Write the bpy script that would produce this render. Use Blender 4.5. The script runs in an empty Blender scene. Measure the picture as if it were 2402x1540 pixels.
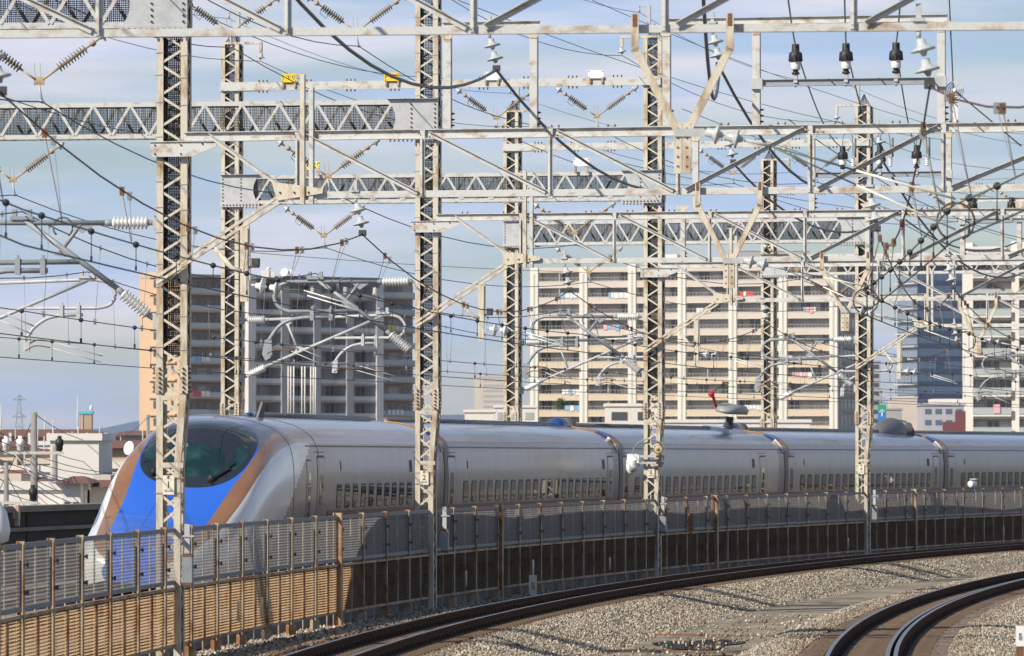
import bpy, math, random
import numpy as np
from mathutils import Vector, Matrix
random.seed(7)
rng = np.random.default_rng(11)
sc = bpy.context.scene
COL = sc.collection
R_ = math.radians

# ------------------------------------------------------------------ camera
F = 13346.0            # focal length in pixels of a 2402-wide picture
HOR = 1070.0           # horizon row in that picture
ZC = 3.14              # eye height above the head of the near rails
cam = bpy.data.cameras.new('camera')
cam_o = bpy.data.objects.new('camera', cam)
COL.objects.link(cam_o)
cam.lens = 200.0
cam.sensor_width = 36.0
cam.clip_start = 1.0
cam.clip_end = 60000.0
cam_o.location = (0, 0, ZC)
cam_o.rotation_euler = (R_(90) + math.atan((HOR - 770.0) / F), 0, 0)
cam.dof.use_dof = True
cam.dof.focus_distance = 128.0
cam.dof.aperture_fstop = 6.3
sc.camera = cam_o

# ------------------------------------------------------------------ sky and sun
SUN = Vector((-0.62, -0.54, 0.57)).normalized()
w = bpy.data.worlds.new('World')
sc.world = w
w.use_nodes = True
nt = w.node_tree
nt.nodes.clear()
N = nt.nodes.new
L = nt.links.new
sky = N('ShaderNodeTexSky')
sky.sky_type = 'NISHITA'
sky.sun_disc = False
sky.sun_elevation = math.asin(SUN.z)
sky.sun_rotation = math.atan2(SUN.x, SUN.y)
sky.air_density = 1.0
sky.dust_density = 0.15
sky.ozone_density = 4.0
bg = N('ShaderNodeBackground'); bg.inputs[1].default_value = 0.075
L(sky.outputs[0], bg.inputs[0])
tc = N('ShaderNodeTexCoord')
mp = N('ShaderNodeMapping'); mp.inputs['Scale'].default_value = (7, 7, 62)
L(tc.outputs['Generated'], mp.inputs[0])
n1 = N('ShaderNodeTexNoise'); n1.inputs['Scale'].default_value = 1.0; n1.inputs['Detail'].default_value = 5; n1.inputs['Roughness'].default_value = 0.5
n1.inputs['Distortion'].default_value = 0.4
L(mp.outputs[0], n1.inputs['Vector'])
cr = N('ShaderNodeValToRGB')
cr.color_ramp.elements[0].position = 0.30; cr.color_ramp.elements[0].color = (0, 0, 0, 1)
cr.color_ramp.elements[1].position = 0.60; cr.color_ramp.elements[1].color = (0.9, 0.9, 0.9, 1)
L(n1.outputs[0], cr.inputs[0])
cb = N('ShaderNodeBackground'); cb.inputs[1].default_value = 1.12
n2 = N('ShaderNodeTexNoise'); n2.inputs['Scale'].default_value = 1.7; n2.inputs['Detail'].default_value = 4
L(mp.outputs[0], n2.inputs['Vector'])
cc = N('ShaderNodeValToRGB')
cc.color_ramp.elements[0].position = 0.42; cc.color_ramp.elements[0].color = (0.40, 0.515, 0.76, 1)
cc.color_ramp.elements[1].position = 0.62; cc.color_ramp.elements[1].color = (0.67, 0.66, 0.75, 1)
L(n2.outputs[0], cc.inputs[0]); L(cc.outputs[0], cb.inputs[0])
# streaks lie low; clouds overhead, unseen, are thinned to cut ambient light
sp = N('ShaderNodeSeparateXYZ'); L(tc.outputs['Generated'], sp.inputs[0])
mr = N('ShaderNodeMapRange'); mr.inputs[1].default_value = 0.12; mr.inputs[2].default_value = 0.55; mr.inputs[3].default_value = 1.0; mr.inputs[4].default_value = 0.12
L(sp.outputs['Z'], mr.inputs[0])
mu = N('ShaderNodeMath'); mu.operation = 'MULTIPLY'; L(cr.outputs[0], mu.inputs[0]); L(mr.outputs[0], mu.inputs[1])
mx = N('ShaderNodeMixShader')
L(mu.outputs[0], mx.inputs[0]); L(bg.outputs[0], mx.inputs[1]); L(cb.outputs[0], mx.inputs[2])
wo = N('ShaderNodeOutputWorld'); L(mx.outputs[0], wo.inputs[0])

sun = bpy.data.lights.new('sun', 'SUN')
sun.energy = 5.0
sun.angle = R_(0.53)
sun.color = (1.0, 0.91, 0.78)
sun_o = bpy.data.objects.new('sun', sun)
COL.objects.link(sun_o)
sun_o.location = (-60, -60, 80)
sun_o.rotation_euler = SUN.to_track_quat('Z', 'Y').to_euler()

vs = sc.view_settings
vs.view_transform = 'Standard'; vs.look = 'None'; vs.gamma = 1.0; vs.exposure = 0.16
vs.use_curve_mapping = False
sc.cycles.use_denoising = True
sc.cycles.max_bounces = 7
sc.cycles.diffuse_bounces = 3
sc.cycles.glossy_bounces = 3
sc.cycles.transmission_bounces = 3
sc.cycles.transparent_max_bounces = 12
sc.cycles.volume_bounces = 0
sc.cycles.caustics_reflective = False
sc.cycles.caustics_refractive = False

# ------------------------------------------------------------------ materials
def lin(c):
    return tuple(((v / 255.0) / 12.92 if v / 255.0 <= 0.04045 else ((v / 255.0 + 0.055) / 1.055) ** 2.4) for v in c)

def mat(name, col, rough=0.6, metal=0.0, var=0.0, scale=3.0, col2=None, stretch=(1, 1, 1), bump=0.0, bscale=40.0, lo=0.45, hi=0.7, coat=0.0, spec=0.5, fine=0.0, fscale=60.0, coords='Object'):
    m = bpy.data.materials.new(name)
    m.use_nodes = True
    t = m.node_tree
    p = t.nodes['Principled BSDF']
    p.inputs['Roughness'].default_value = rough
    p.inputs['Metallic'].default_value = metal
    p.inputs['Coat Weight'].default_value = coat
    p.inputs['Coat Roughness'].default_value = 0.08
    p.inputs['Specular IOR Level'].default_value = spec
    p.inputs['Base Color'].default_value = (*col, 1)
    out = None
    if col2 or var or fine or bump:
        tcn = t.nodes.new('ShaderNodeTexCoord')
        mpn = t.nodes.new('ShaderNodeMapping'); mpn.inputs['Scale'].default_value = stretch
        if coords == 'World':
            g = t.nodes.new('ShaderNodeNewGeometry'); t.links.new(g.outputs['Position'], mpn.inputs[0])
        else:
            t.links.new(tcn.outputs[coords], mpn.inputs[0])
    if col2 or var:
        c2 = col2 or tuple(max(0, v * (1 - var)) for v in col)
        no = t.nodes.new('ShaderNodeTexNoise'); no.inputs['Scale'].default_value = scale; no.inputs['Detail'].default_value = 6; no.inputs['Roughness'].default_value = 0.62
        t.links.new(mpn.outputs[0], no.inputs['Vector'])
        rp = t.nodes.new('ShaderNodeMapRange'); rp.inputs[1].default_value = lo; rp.inputs[2].default_value = hi
        t.links.new(no.outputs[0], rp.inputs[0])
        mxn = t.nodes.new('ShaderNodeMix'); mxn.data_type = 'RGBA'
        t.links.new(rp.outputs[0], mxn.inputs[0])
        mxn.inputs[6].default_value = (*col, 1); mxn.inputs[7].default_value = (*c2, 1)
        out = mxn.outputs[2]
    if fine:
        nf = t.nodes.new('ShaderNodeTexNoise'); nf.inputs['Scale'].default_value = fscale; nf.inputs['Detail'].default_value = 3
        t.links.new(mpn.outputs[0], nf.inputs['Vector'])
        rf = t.nodes.new('ShaderNodeMapRange'); rf.inputs[1].default_value = 0.3; rf.inputs[2].default_value = 0.7; rf.inputs[3].default_value = 1 - fine; rf.inputs[4].default_value = 1 + fine
        t.links.new(nf.outputs[0], rf.inputs[0])
        mm = t.nodes.new('ShaderNodeMix'); mm.data_type = 'RGBA'; mm.blend_type = 'MULTIPLY'; mm.inputs[0].default_value = 1
        if out: t.links.new(out, mm.inputs[6])
        else: mm.inputs[6].default_value = (*col, 1)
        t.links.new(rf.outputs[0], mm.inputs[7])
        out = mm.outputs[2]
    if out: t.links.new(out, p.inputs['Base Color'])
    if bump:
        nb = t.nodes.new('ShaderNodeTexNoise'); nb.inputs['Scale'].default_value = bscale; nb.inputs['Detail'].default_value = 4
        t.links.new(mpn.outputs[0], nb.inputs['Vector'])
        bn = t.nodes.new('ShaderNodeBump'); bn.inputs['Strength'].default_value = bump; bn.inputs['Distance'].default_value = 0.02
        t.links.new(nb.outputs[0], bn.inputs['Height']); t.links.new(bn.outputs[0], p.inputs['Normal'])
    return m

M = {}
M['cream'] = mat('cream_steel', (0.59, 0.545, 0.44), 0.55, col2=(0.33, 0.20, 0.09), scale=2.4, stretch=(2.5, 2.5, 0.7), lo=0.46, hi=0.70, fine=0.10, fscale=30)
M['creamgrey'] = mat('weathered_grey_steel', (0.54, 0.55, 0.535), 0.55, col2=(0.33, 0.22, 0.11), scale=2.5, stretch=(1.6, 2.5, 2.5), lo=0.50, hi=0.72, fine=0.10, fscale=30)
M['rusty'] = mat('rust_stained_steel', (0.50, 0.40, 0.26), 0.65, col2=(0.21, 0.10, 0.04), scale=3, lo=0.42, hi=0.66, fine=0.12)
M['rust'] = mat('dark_rust', (0.20, 0.095, 0.045), 0.8, col2=(0.11, 0.06, 0.035), scale=6, fine=0.2)
M['galv'] = mat('galvanised_steel', (0.47, 0.49, 0.50), 0.5, var=0.22, scale=4, fine=0.06)
M['galvdark'] = mat('dull_galvanised_tube', (0.30, 0.325, 0.345), 0.45, var=0.2, scale=6)
M['net'] = mat('black_bird_net', (0.012, 0.012, 0.014), 0.9)
M['brownins'] = mat('brown_grey_porcelain', (0.27, 0.225, 0.165), 0.35, var=0.3, scale=8)
M['whiteins'] = mat('white_porcelain', (0.82, 0.82, 0.79), 0.2, var=0.12, scale=8)
M['greyins'] = mat('grey_glazed_disc', (0.50, 0.53, 0.53), 0.25, var=0.2, scale=9)
M['wire'] = mat('dark_wire', (0.05, 0.05, 0.052), 0.55)
M['wirebrown'] = mat('rust_brown_wire', (0.085, 0.05, 0.04), 0.6)
M['wiregreen'] = mat('verdigris_copper_wire', (0.10, 0.135, 0.115), 0.6)
M['wiregrey'] = mat('grey_aluminium_wire', (0.26, 0.27, 0.28), 0.45)
M['cable'] = mat('thick_grey_cable', (0.115, 0.12, 0.13), 0.5)
M['black'] = mat('black_rubber', (0.02, 0.021, 0.023), 0.55)
M['yellow'] = mat('yellow_enamel', (0.80, 0.56, 0.02), 0.4, var=0.1, scale=20)
M['paleyellow'] = mat('faded_yellow_enamel', (0.82, 0.72, 0.22), 0.4, var=0.1, scale=20)
M['signwhite'] = mat('white_enamel', (0.82, 0.82, 0.80), 0.4, var=0.05)
M['ink'] = mat('black_paint_lettering', (0.02, 0.02, 0.02), 0.6)
M['platewhite'] = mat('ivory_plate', (0.78, 0.73, 0.60), 0.4, var=0.06)

# ------------------------------------------------------------------ mesh helpers
class MB:
    def __init__(s): s.v = []; s.f = []; s.m = []; s.sm = []
    def add(s, vs_, fs, mi=0, smooth=False):
        o = len(s.v); s.v.extend([tuple(p) for p in vs_])
        for f in fs: s.f.append(tuple(o + i for i in f)); s.m.append(mi); s.sm.append(smooth)
        return s
    def box(s, a, b, mi=0):
        x0, y0, z0 = a; x1, y1, z1 = b
        return s.add([(x0, y0, z0), (x1, y0, z0), (x1, y1, z0), (x0, y1, z0), (x0, y0, z1), (x1, y0, z1), (x1, y1, z1), (x0, y1, z1)],
                     [(3, 2, 1, 0), (4, 5, 6, 7), (0, 1, 5, 4), (1, 2, 6, 5), (2, 3, 7, 6), (3, 0, 4, 7)], mi)
    def beam(s, p, q, wd, dp, side=(0, 1, 0), mi=0):
        # bar of section wd (in the plane) by dp (along 'side')
        p = Vector(p); q = Vector(q); d = (q - p).normalized(); y = Vector(side); x = d.cross(y).normalized(); y = x.cross(d).normalized()
        x *= wd / 2; y *= dp / 2
        V = [p - x - y, p + x - y, p + x + y, p - x + y, q - x - y, q + x - y, q + x + y, q - x + y]
        return s.add(V, [(0, 1, 2, 3), (7, 6, 5, 4), (4, 5, 1, 0), (5, 6, 2, 1), (6, 7, 3, 2), (7, 4, 0, 3)], mi)
    def prof(s, p, q, pts, up, mi=0, cap=True):
        # extrude closed profile pts (a,b): a along 'across', b along 'up'
        p = Vector(p); q = Vector(q); d = (q - p).normalized(); u = Vector(up); a = d.cross(u).normalized(); u = a.cross(d).normalized()
        n = len(pts); V = [p + a * i + u * j for i, j in pts] + [q + a * i + u * j for i, j in pts]
        Fs = [(i, (i + 1) % n, n + (i + 1) % n, n + i) for i in range(n)]
        if cap: Fs += [tuple(range(n - 1, -1, -1)), tuple(range(n, 2 * n))]
        return s.add(V, Fs, mi)
    def tube(s, pts, r, n=6, mi=0, smooth=True, cap=True):
        pts = [Vector(p) for p in pts]; k = len(pts); V = []; Fs = []
        ref = Vector((0, 0, 1))
        for i, p in enumerate(pts):
            d = (pts[min(i + 1, k - 1)] - pts[max(i - 1, 0)])
            d = d.normalized() if d.length > 1e-9 else Vector((0, 1, 0))
            rf = ref if abs(d.dot(ref)) < 0.95 else Vector((1, 0, 0))
            a = d.cross(rf).normalized(); b = a.cross(d).normalized()
            rr = r[i] if isinstance(r, (list, tuple)) else r
            for j in range(n):
                t = 2 * math.pi * j / n; V.append(p + a * (math.cos(t) * rr) + b * (math.sin(t) * rr))
        for i in range(k - 1):
            for j in range(n):
                Fs.append((i * n + j, i * n + (j + 1) % n, (i + 1) * n + (j + 1) % n, (i + 1) * n + j))
        if cap: Fs += [tuple(range(n - 1, -1, -1)), tuple(range((k - 1) * n, k * n))]
        return s.add(V, Fs, mi, smooth)
    def lathe(s, p, d, prof, n=12, mi=0, smooth=True):
        p = Vector(p); d = Vector(d).normalized()
        rf = Vector((0, 0, 1)) if abs(d.z) < 0.9 else Vector((1, 0, 0))
        a = d.cross(rf).normalized(); b = a.cross(d).normalized(); V = []; Fs = []
        for h, r in prof:
            for j in range(n):
                t = 2 * math.pi * j / n; V.append(p + d * h + a * (math.cos(t) * r) + b * (math.sin(t) * r))
        for i in range(len(prof) - 1):
            for j in range(n): Fs.append((i * n + j, i * n + (j + 1) % n, (i + 1) * n + (j + 1) % n, (i + 1) * n + j))
        Fs += [tuple(range(n - 1, -1, -1)), tuple(range((len(prof) - 1) * n, len(prof) * n))]
        return s.add(V, Fs, mi, smooth)
    def plate(s, poly, y0, y1, mi=0):
        # polygon in the local x/z plane, thick from y0 to y1
        n = len(poly); V = [(x, y0, z) for x, z in poly] + [(x, y1, z) for x, z in poly]
        Fs = [tuple(range(n)), tuple(range(2 * n - 1, n - 1, -1))] + [(i, n + i, n + (i + 1) % n, (i + 1) % n) for i in range(n)]
        return s.add(V, Fs, mi)
    def mesh(s, name, mats):
        me = bpy.data.meshes.new(name)
        me.from_pydata(s.v, [], s.f)
        if not isinstance(mats, (list, tuple)): mats = [mats]
        for m in mats: me.materials.append(M[m] if isinstance(m, str) else m)
        me.polygons.foreach_set('material_index', s.m)
        me.polygons.foreach_set('use_smooth', s.sm)
        me.update()
        return me
    def obj(s, name, mats, parent=None, loc=(0, 0, 0), rot=(0, 0, 0)):
        return put(name, s.mesh(name, mats), parent, loc, rot)

def put(name, me, parent=None, loc=(0, 0, 0), rot=(0, 0, 0), scale=None):
    o = bpy.data.objects.new(name, me)
    COL.objects.link(o)
    o.parent = parent
    o.location = loc; o.rotation_euler = rot
    if scale: o.scale = scale
    return o
def empty(name, loc=(0, 0, 0), rot=(0, 0, 0), parent=None):
    o = put(name, None, parent, loc, rot)
    o.empty_display_size = 0.3
    return o
import re
MASTN = {'1': 'the nose mast', '2': 'the rusty second mast', '3': 'the camera mast', '4': 'the fifth-car mast'}
def tag(o, label=None, cat=None, group=None, kind=None):
    if label: label = re.sub(r'(the )?mast ([1-4])\b', lambda g: MASTN[g.group(2)], label)
    if label: o['label'] = label
    if cat: o['category'] = cat
    if group: o['group'] = group
    if kind: o['kind'] = kind
    return o
def text(body, size, parent, loc, rot, mname='ink', align='CENTER', name='lettering'):
    cu = bpy.data.curves.new(name, 'FONT')
    cu.body = body; cu.size = size; cu.align_x = align; cu.align_y = 'CENTER'; cu.extrude = 0.002
    cu.materials.append(M[mname])
    tmp = bpy.data.objects.new('tmp_text', cu); COL.objects.link(tmp)
    bpy.context.view_layer.update()
    me = bpy.data.meshes.new_from_object(tmp.evaluated_get(bpy.context.evaluated_depsgraph_get()))
    bpy.data.objects.remove(tmp)
    o = bpy.data.objects.new(name, me); COL.objects.link(o)
    o.parent = parent; o.location = loc; o.rotation_euler = rot
    return o

# ------------------------------------------------------------------ layout of the curve
CX, CY = 511.304, 53.874
RS = 520.604           # visible side of the train
RT = RS + 1.69 + 0.22  # centre of its track
RM = 519.013           # near masts and fence
RF = RM + 12.6         # far masts
R1A, R1B = 516.12, 515.05
R2A, R2B = 507.60, 506.53
MAST_PHI = [R_(a) for a in (1.20, 4.88, 8.56, 12.25, 15.90, 19.60)]
def at(r, phi, z=0.0): return Vector((CX - r * math.cos(phi), CY + r * math.sin(phi), z))
def zc(h): return ZC + h
def px(x, y, D): return Vector(((x - 1201) / F * D, D, ZC + (HOR - y) / F * D))
class Plane:
    """vertical plane across the tracks through near mast n; local x to the right, y away, z up"""
    def __init__(s, n, r=RM, phi=None):
        s.phi = MAST_PHI[n] if phi is None else phi; s.o = at(r, s.phi, 0); s.rot = (0, 0, -s.phi)
    def lx(s, x):
        k = (x - 1201) / F
        return (k * s.o.y - s.o.x) / (math.cos(s.phi) + k * math.sin(s.phi))
    def p(s, x, y):
        v = s.lx(x); D = s.o.y - v * math.sin(s.phi)
        return Vector((v, 0, ZC + (HOR - y) / F * D))
    def w(s, lx, ly, lz):
        c, sn = math.cos(s.phi), math.sin(s.phi)
        return Vector((s.o.x + lx * c + ly * sn, s.o.y - lx * sn + ly * c, lz))
    def wp(s, x, y, ly=0.0):
        q = s.p(x, y); return s.w(q.x, ly, q.z)
PL = [Plane(n) for n in range(6)]
# ================================================================== the ground and the railway bed
M['earth'] = mat('city_ground', (0.16, 0.155, 0.14), 0.9, var=0.4, scale=0.02)
M['concrete'] = mat('stained_concrete', (0.33, 0.275, 0.195), 0.8, col2=(0.15, 0.125, 0.085), scale=0.7, lo=0.4, hi=0.65, fine=0.15, fscale=18)
M['slab'] = mat('viaduct_concrete', (0.26, 0.25, 0.235), 0.85, var=0.4, scale=0.6)
M['wallblack'] = mat('shade_black_barrier_panel', (0.035, 0.034, 0.033), 0.8, var=0.3, scale=1.5)  # near-black because the shade on the track side is put into the colour
M['walledge'] = mat('barrier_coping', (0.25, 0.225, 0.19), 0.8, var=0.3, scale=1.0)
M['sleeper'] = mat('oily_sleeper', (0.13, 0.085, 0.05), 0.8, col2=(0.21, 0.16, 0.11), scale=4, fine=0.2)
M['railside'] = mat('rusty_rail', (0.10, 0.052, 0.03), 0.95, var=0.35, scale=5, spec=0.04)
M['railhead'] = mat('polished_rail_head', (0.36, 0.355, 0.36), 0.38, metal=1.0)
M['clipdark'] = mat('oily_clip', (0.045, 0.03, 0.02), 0.9, spec=0.1)
M['water'] = mat('puddle', (0.03, 0.03, 0.03), 0.03)

def rust_near_rails(t, col):
    """brake dust and rust lying on the stones along the rails"""
    g = t.nodes.new('ShaderNodeNewGeometry'); fl = t.nodes.new('ShaderNodeVectorMath'); fl.operation = 'MULTIPLY'; fl.inputs[1].default_value = (1, 1, 0)
    t.links.new(g.outputs['Position'], fl.inputs[0])
    ds = t.nodes.new('ShaderNodeVectorMath'); ds.operation = 'DISTANCE'; ds.inputs[1].default_value = (CX, CY, 0); t.links.new(fl.outputs[0], ds.inputs[0])
    no = t.nodes.new('ShaderNodeTexNoise'); no.inputs['Scale'].default_value = 1.3; no.inputs['Detail'].default_value = 3; t.links.new(g.outputs['Position'], no.inputs['Vector'])
    prev = col
    for r0, wd in ((514.85, 0.75), (516.9, 0.6), (507.0, 1.9)):
        a = t.nodes.new('ShaderNodeMath'); a.operation = 'SUBTRACT'; t.links.new(ds.outputs['Value'], a.inputs[0]); a.inputs[1].default_value = r0
        b = t.nodes.new('ShaderNodeMath'); b.operation = 'ABSOLUTE'; t.links.new(a.outputs[0], b.inputs[0])
        c = t.nodes.new('ShaderNodeMapRange'); c.inputs[1].default_value = wd * .35; c.inputs[2].default_value = wd; c.inputs[3].default_value = 1.5; c.inputs[4].default_value = 0.0; t.links.new(b.outputs[0], c.inputs[0])
        d = t.nodes.new('ShaderNodeMath'); d.operation = 'MULTIPLY'; d.use_clamp = True; t.links.new(c.outputs[0], d.inputs[0]); t.links.new(no.outputs[0], d.inputs[1])
        m = t.nodes.new('ShaderNodeMix'); m.data_type = 'RGBA'; t.links.new(d.outputs[0], m.inputs[0]); t.links.new(prev, m.inputs[6]); m.inputs[7].default_value = (0.17, 0.085, 0.042, 1); prev = m.outputs[2]
    return prev
def ballast_mat():
    m = bpy.data.materials.new('ballast_stones'); m.use_nodes = True; t = m.node_tree; p = t.nodes['Principled BSDF']
    g = t.nodes.new('ShaderNodeNewGeometry')
    v = t.nodes.new('ShaderNodeTexVoronoi'); v.inputs['Scale'].default_value = 17
    t.links.new(g.outputs['Position'], v.inputs['Vector'])
    r = t.nodes.new('ShaderNodeValToRGB'); e = r.color_ramp.elements
    e[0].position = 0.0; e[0].color = (0.09, 0.08, 0.07, 1); e[1].position = 1.0; e[1].color = (0.48, 0.43, 0.35, 1)
    a = e.new(0.35); a.color = (0.23, 0.185, 0.13, 1); b = e.new(0.7); b.color = (0.31, 0.275, 0.215, 1)
    sp = t.nodes.new('ShaderNodeSeparateColor'); t.links.new(v.outputs['Color'], sp.inputs[0]); t.links.new(sp.outputs[0], r.inputs[0])
    t.links.new(rust_near_rails(t, r.outputs[0]), p.inputs['Base Color']); p.inputs['Roughness'].default_value = 0.85
    bn = t.nodes.new('ShaderNodeBump'); bn.inputs['Strength'].default_value = 1.0; bn.inputs['Distance'].default_value = 0.05
    iv = t.nodes.new('ShaderNodeMath'); iv.operation = 'SUBTRACT'; iv.inputs[0].default_value = 1.0
    t.links.new(v.outputs['Distance'], iv.inputs[1]); t.links.new(iv.outputs[0], bn.inputs['Height']); t.links.new(bn.outputs[0], p.inputs['Normal'])
    return m
M['ballast'] = ballast_mat()
def stone_mat():
    m = bpy.data.materials.new('loose_stone'); m.use_nodes = True; t = m.node_tree; p = t.nodes['Principled BSDF']
    g = t.nodes.new('ShaderNodeNewGeometry')
    r = t.nodes.new('ShaderNodeValToRGB'); e = r.color_ramp.elements
    e[0].color = (0.06, 0.055, 0.05, 1); e[1].color = (0.64, 0.59, 0.49, 1)
    a = e.new(0.3); a.color = (0.26, 0.20, 0.125, 1); b = e.new(0.65); b.color = (0.38, 0.335, 0.255, 1)
    t.links.new(g.outputs['Random Per Island'], r.inputs[0]); t.links.new(rust_near_rails(t, r.outputs[0]), p.inputs['Base Color']); p.inputs['Roughness'].default_value = 0.8
    return m
M['stone'] = stone_mat()

s = MB(); s.add([(-5800, -50, -6), (5800, -50, -6), (5800, 9900, -6), (-5800, 9900, -6)], [(0, 1, 2, 3)])
tag(s.obj('ground', 'earth'), kind='structure')

def strip(rz, p0, p1, n, jit=0.0):
    """polar sheet through (radius, height) pairs"""
    b = MB(); k = len(rz); V = []; Fs = []
    for i in range(n + 1):
        ph = p0 + (p1 - p0) * i / n
        for r, z in rz:
            q = at(r, ph, z)
            if jit: q.z += random.uniform(-jit, jit)
            V.append(q)
    for i in range(n):
        for j in range(k - 1): Fs.append((i * k + j, i * k + j + 1, (i + 1) * k + j + 1, (i + 1) * k + j))
    return b.add(V, Fs, 0, jit > 0)
PH0, PH1 = R_(-6.5), R_(34)
def bed_z(r):
    pts = [(498, -0.9), (503.4, -0.55), (505.0, -0.20), (509.0, -0.20), (509.9, -0.66), (512.2, -0.70), (514.1, -0.215), (517.1, -0.215), (517.7, -0.40), (519.6, -0.42)]
    return float(np.interp(r, [a for a, _ in pts], [b for _, b in pts]))
rr = list(np.arange(498, 519.61, 0.3))
s = strip([(r, bed_z(r)) for r in rr], PH0, R_(24), 420, 0.022)
tag(s.obj('ballast_bed', 'ballast'), kind='structure')
s = strip([(519.6, -0.42), (519.6, 0.02), (535.0, 0.02), (535.0, -6.0)], PH0, PH1, 160)
tag(s.obj('viaduct_deck', 'slab'), kind='structure')
s = strip([(498, -0.9), (490, -6.0)], PH0, PH1, 160)
tag(s.obj('embankment', 'ballast'), kind='structure')
# concrete cover strip between the two near tracks, in slabs, with puddles lying on it
for k in range(46):
    a0 = R_(1.5) + k * 2.4 / 511; a1 = a0 + 2.36 / 511
    b = MB()
    dz = random.uniform(-0.004, 0.004)
    q = [at(509.75, a0), at(512.25, a0), at(512.25, a1), at(509.75, a1)]
    b.add([(v.x, v.y, z + dz) for z in (-0.72, -0.60) for v in q], [(3, 2, 1, 0), (4, 5, 6, 7), (0, 1, 5, 4), (1, 2, 6, 5), (2, 3, 7, 6), (3, 0, 4, 7)])
    if k == 0: drain = tag(empty('drain_cover', at(511, R_(4), -0.7)), 'row of stained concrete slabs lying between the two near tracks', 'drain cover')
    o = b.obj('slab', 'concrete'); o.parent = drain; o.matrix_parent_inverse = Matrix.Translation(-drain.location)
for k, (ph, r, lr, lp, lab) in enumerate([(4.25, 510.5, 0.55, 2.2, 'long dark puddle on the drain slabs at the bottom edge of the picture'), (6.6, 511.0, 0.8, 3.0, 'wide shallow puddle on the drain slabs farther along the track')]):
    b = MB(); V = []
    for j in range(28):
        t = 2 * math.pi * j / 28; f = 1 + 0.18 * math.sin(3 * t + k) + 0.1 * math.sin(5 * t)
        V.append(at(r + lr * f * math.cos(t), R_(ph) + lp * f * math.sin(t) / r, -0.582))
    b.add(V, [tuple(range(27, -1, -1))]); tag(b.obj('puddle', 'water'), lab, 'puddle')

for k, (ph, lab) in enumerate(((4.35, 'rusty flat bar lying across the drain slabs, nearest'), (5.0, 'rusty flat bar lying across the drain slabs, second'), (6.1, 'rusty flat bar lying across the drain slabs, third'), (7.2, 'rusty flat bar lying across the drain slabs, farthest'))):
    b = MB(); b.beam(at(509.9, R_(ph), -0.575), at(512.4, R_(ph + .05), -0.575), 0.03, 0.09, (0, 1, 0)); tag(b.obj('flat_bar', 'rust'), lab, 'steel bar', 'flat bars on the drain slabs')
# loose stones
def stones(name, n, rlo, rhi, p0, p1, size, skip=None):
    u = rng.random(n); ph = p0 + (p1 - p0) * (u ** 1.5); r = rlo + (rhi - rlo) * rng.random(n)
    if skip is not None:
        keep = skip(r); ph = ph[keep]; r = r[keep]; n = len(r)
    zz = np.interp(r, rr, [bed_z(a) for a in rr])
    c = np.stack([CX - r * np.cos(ph), CY + r * np.sin(ph), zz + 0.012], 1)
    base = np.array([(1, 0, 0), (-1, 0, 0), (0, 1, 0), (0, -1, 0), (0, 0, 1), (0, 0, -1)], float)
    fc = np.array([(0, 2, 4), (2, 1, 4), (1, 3, 4), (3, 0, 4), (2, 0, 5), (1, 2, 5), (3, 1, 5), (0, 3, 5)])
    sz = size * (0.6 + 0.8 * rng.random((n, 1, 1)))
    V = base[None] * sz * (0.7 + 0.6 * rng.random((n, 6, 1))) + rng.normal(0, 0.22, (n, 6, 3)) * sz
    a = rng.random(n) * 6.283; ca, sa = np.cos(a)[:, None], np.sin(a)[:, None]
    X = V[:, :, 0] * ca - V[:, :, 1] * sa; Y = V[:, :, 0] * sa + V[:, :, 1] * ca
    V = np.stack([X, Y, V[:, :, 2]], 2) + c[:, None, :]
    Fs = (fc[None] + (np.arange(n) * 6)[:, None, None]).reshape(-1, 3)
    me = bpy.data.meshes.new(name)
    me.vertices.add(n * 6); me.vertices.foreach_set('co', V.reshape(-1))
    me.loops.add(len(Fs) * 3); me.loops.foreach_set('vertex_index', Fs.reshape(-1).astype(np.int32))
    me.polygons.add(len(Fs)); me.polygons.foreach_set('loop_start', np.arange(0, len(Fs) * 3, 3, dtype=np.int32)); me.polygons.foreach_set('loop_total', np.full(len(Fs), 3, dtype=np.int32))
    me.materials.append(M['stone']); me.update(calc_edges=True)
    return put(name, me)
o = stones('ballast', 215000, 503.5, 514.4, R_(2.6), R_(17.5), 0.0225, lambda r: (r > 512.1) | ((r < 510.0) & (r > 508.2)) | (r < 505.7))
tag(o, 'pale brown and grey loose ballast stones beside the rails', 'ballast', kind='stuff')
o = stones('ballast', 16000, 517.0, 519.3, R_(3.2), R_(11), 0.036)
tag(o, 'grey ballast stones under the foot of the fence', 'ballast', kind='stuff')
o = stones('ballast', 900, 510.0, 512.2, R_(2.6), R_(9), 0.03)
for vtx in o.data.vertices: vtx.co.z += 0.1
tag(o, 'scattered stray stones lying on the concrete drain slabs', 'ballast', kind='stuff')

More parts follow.
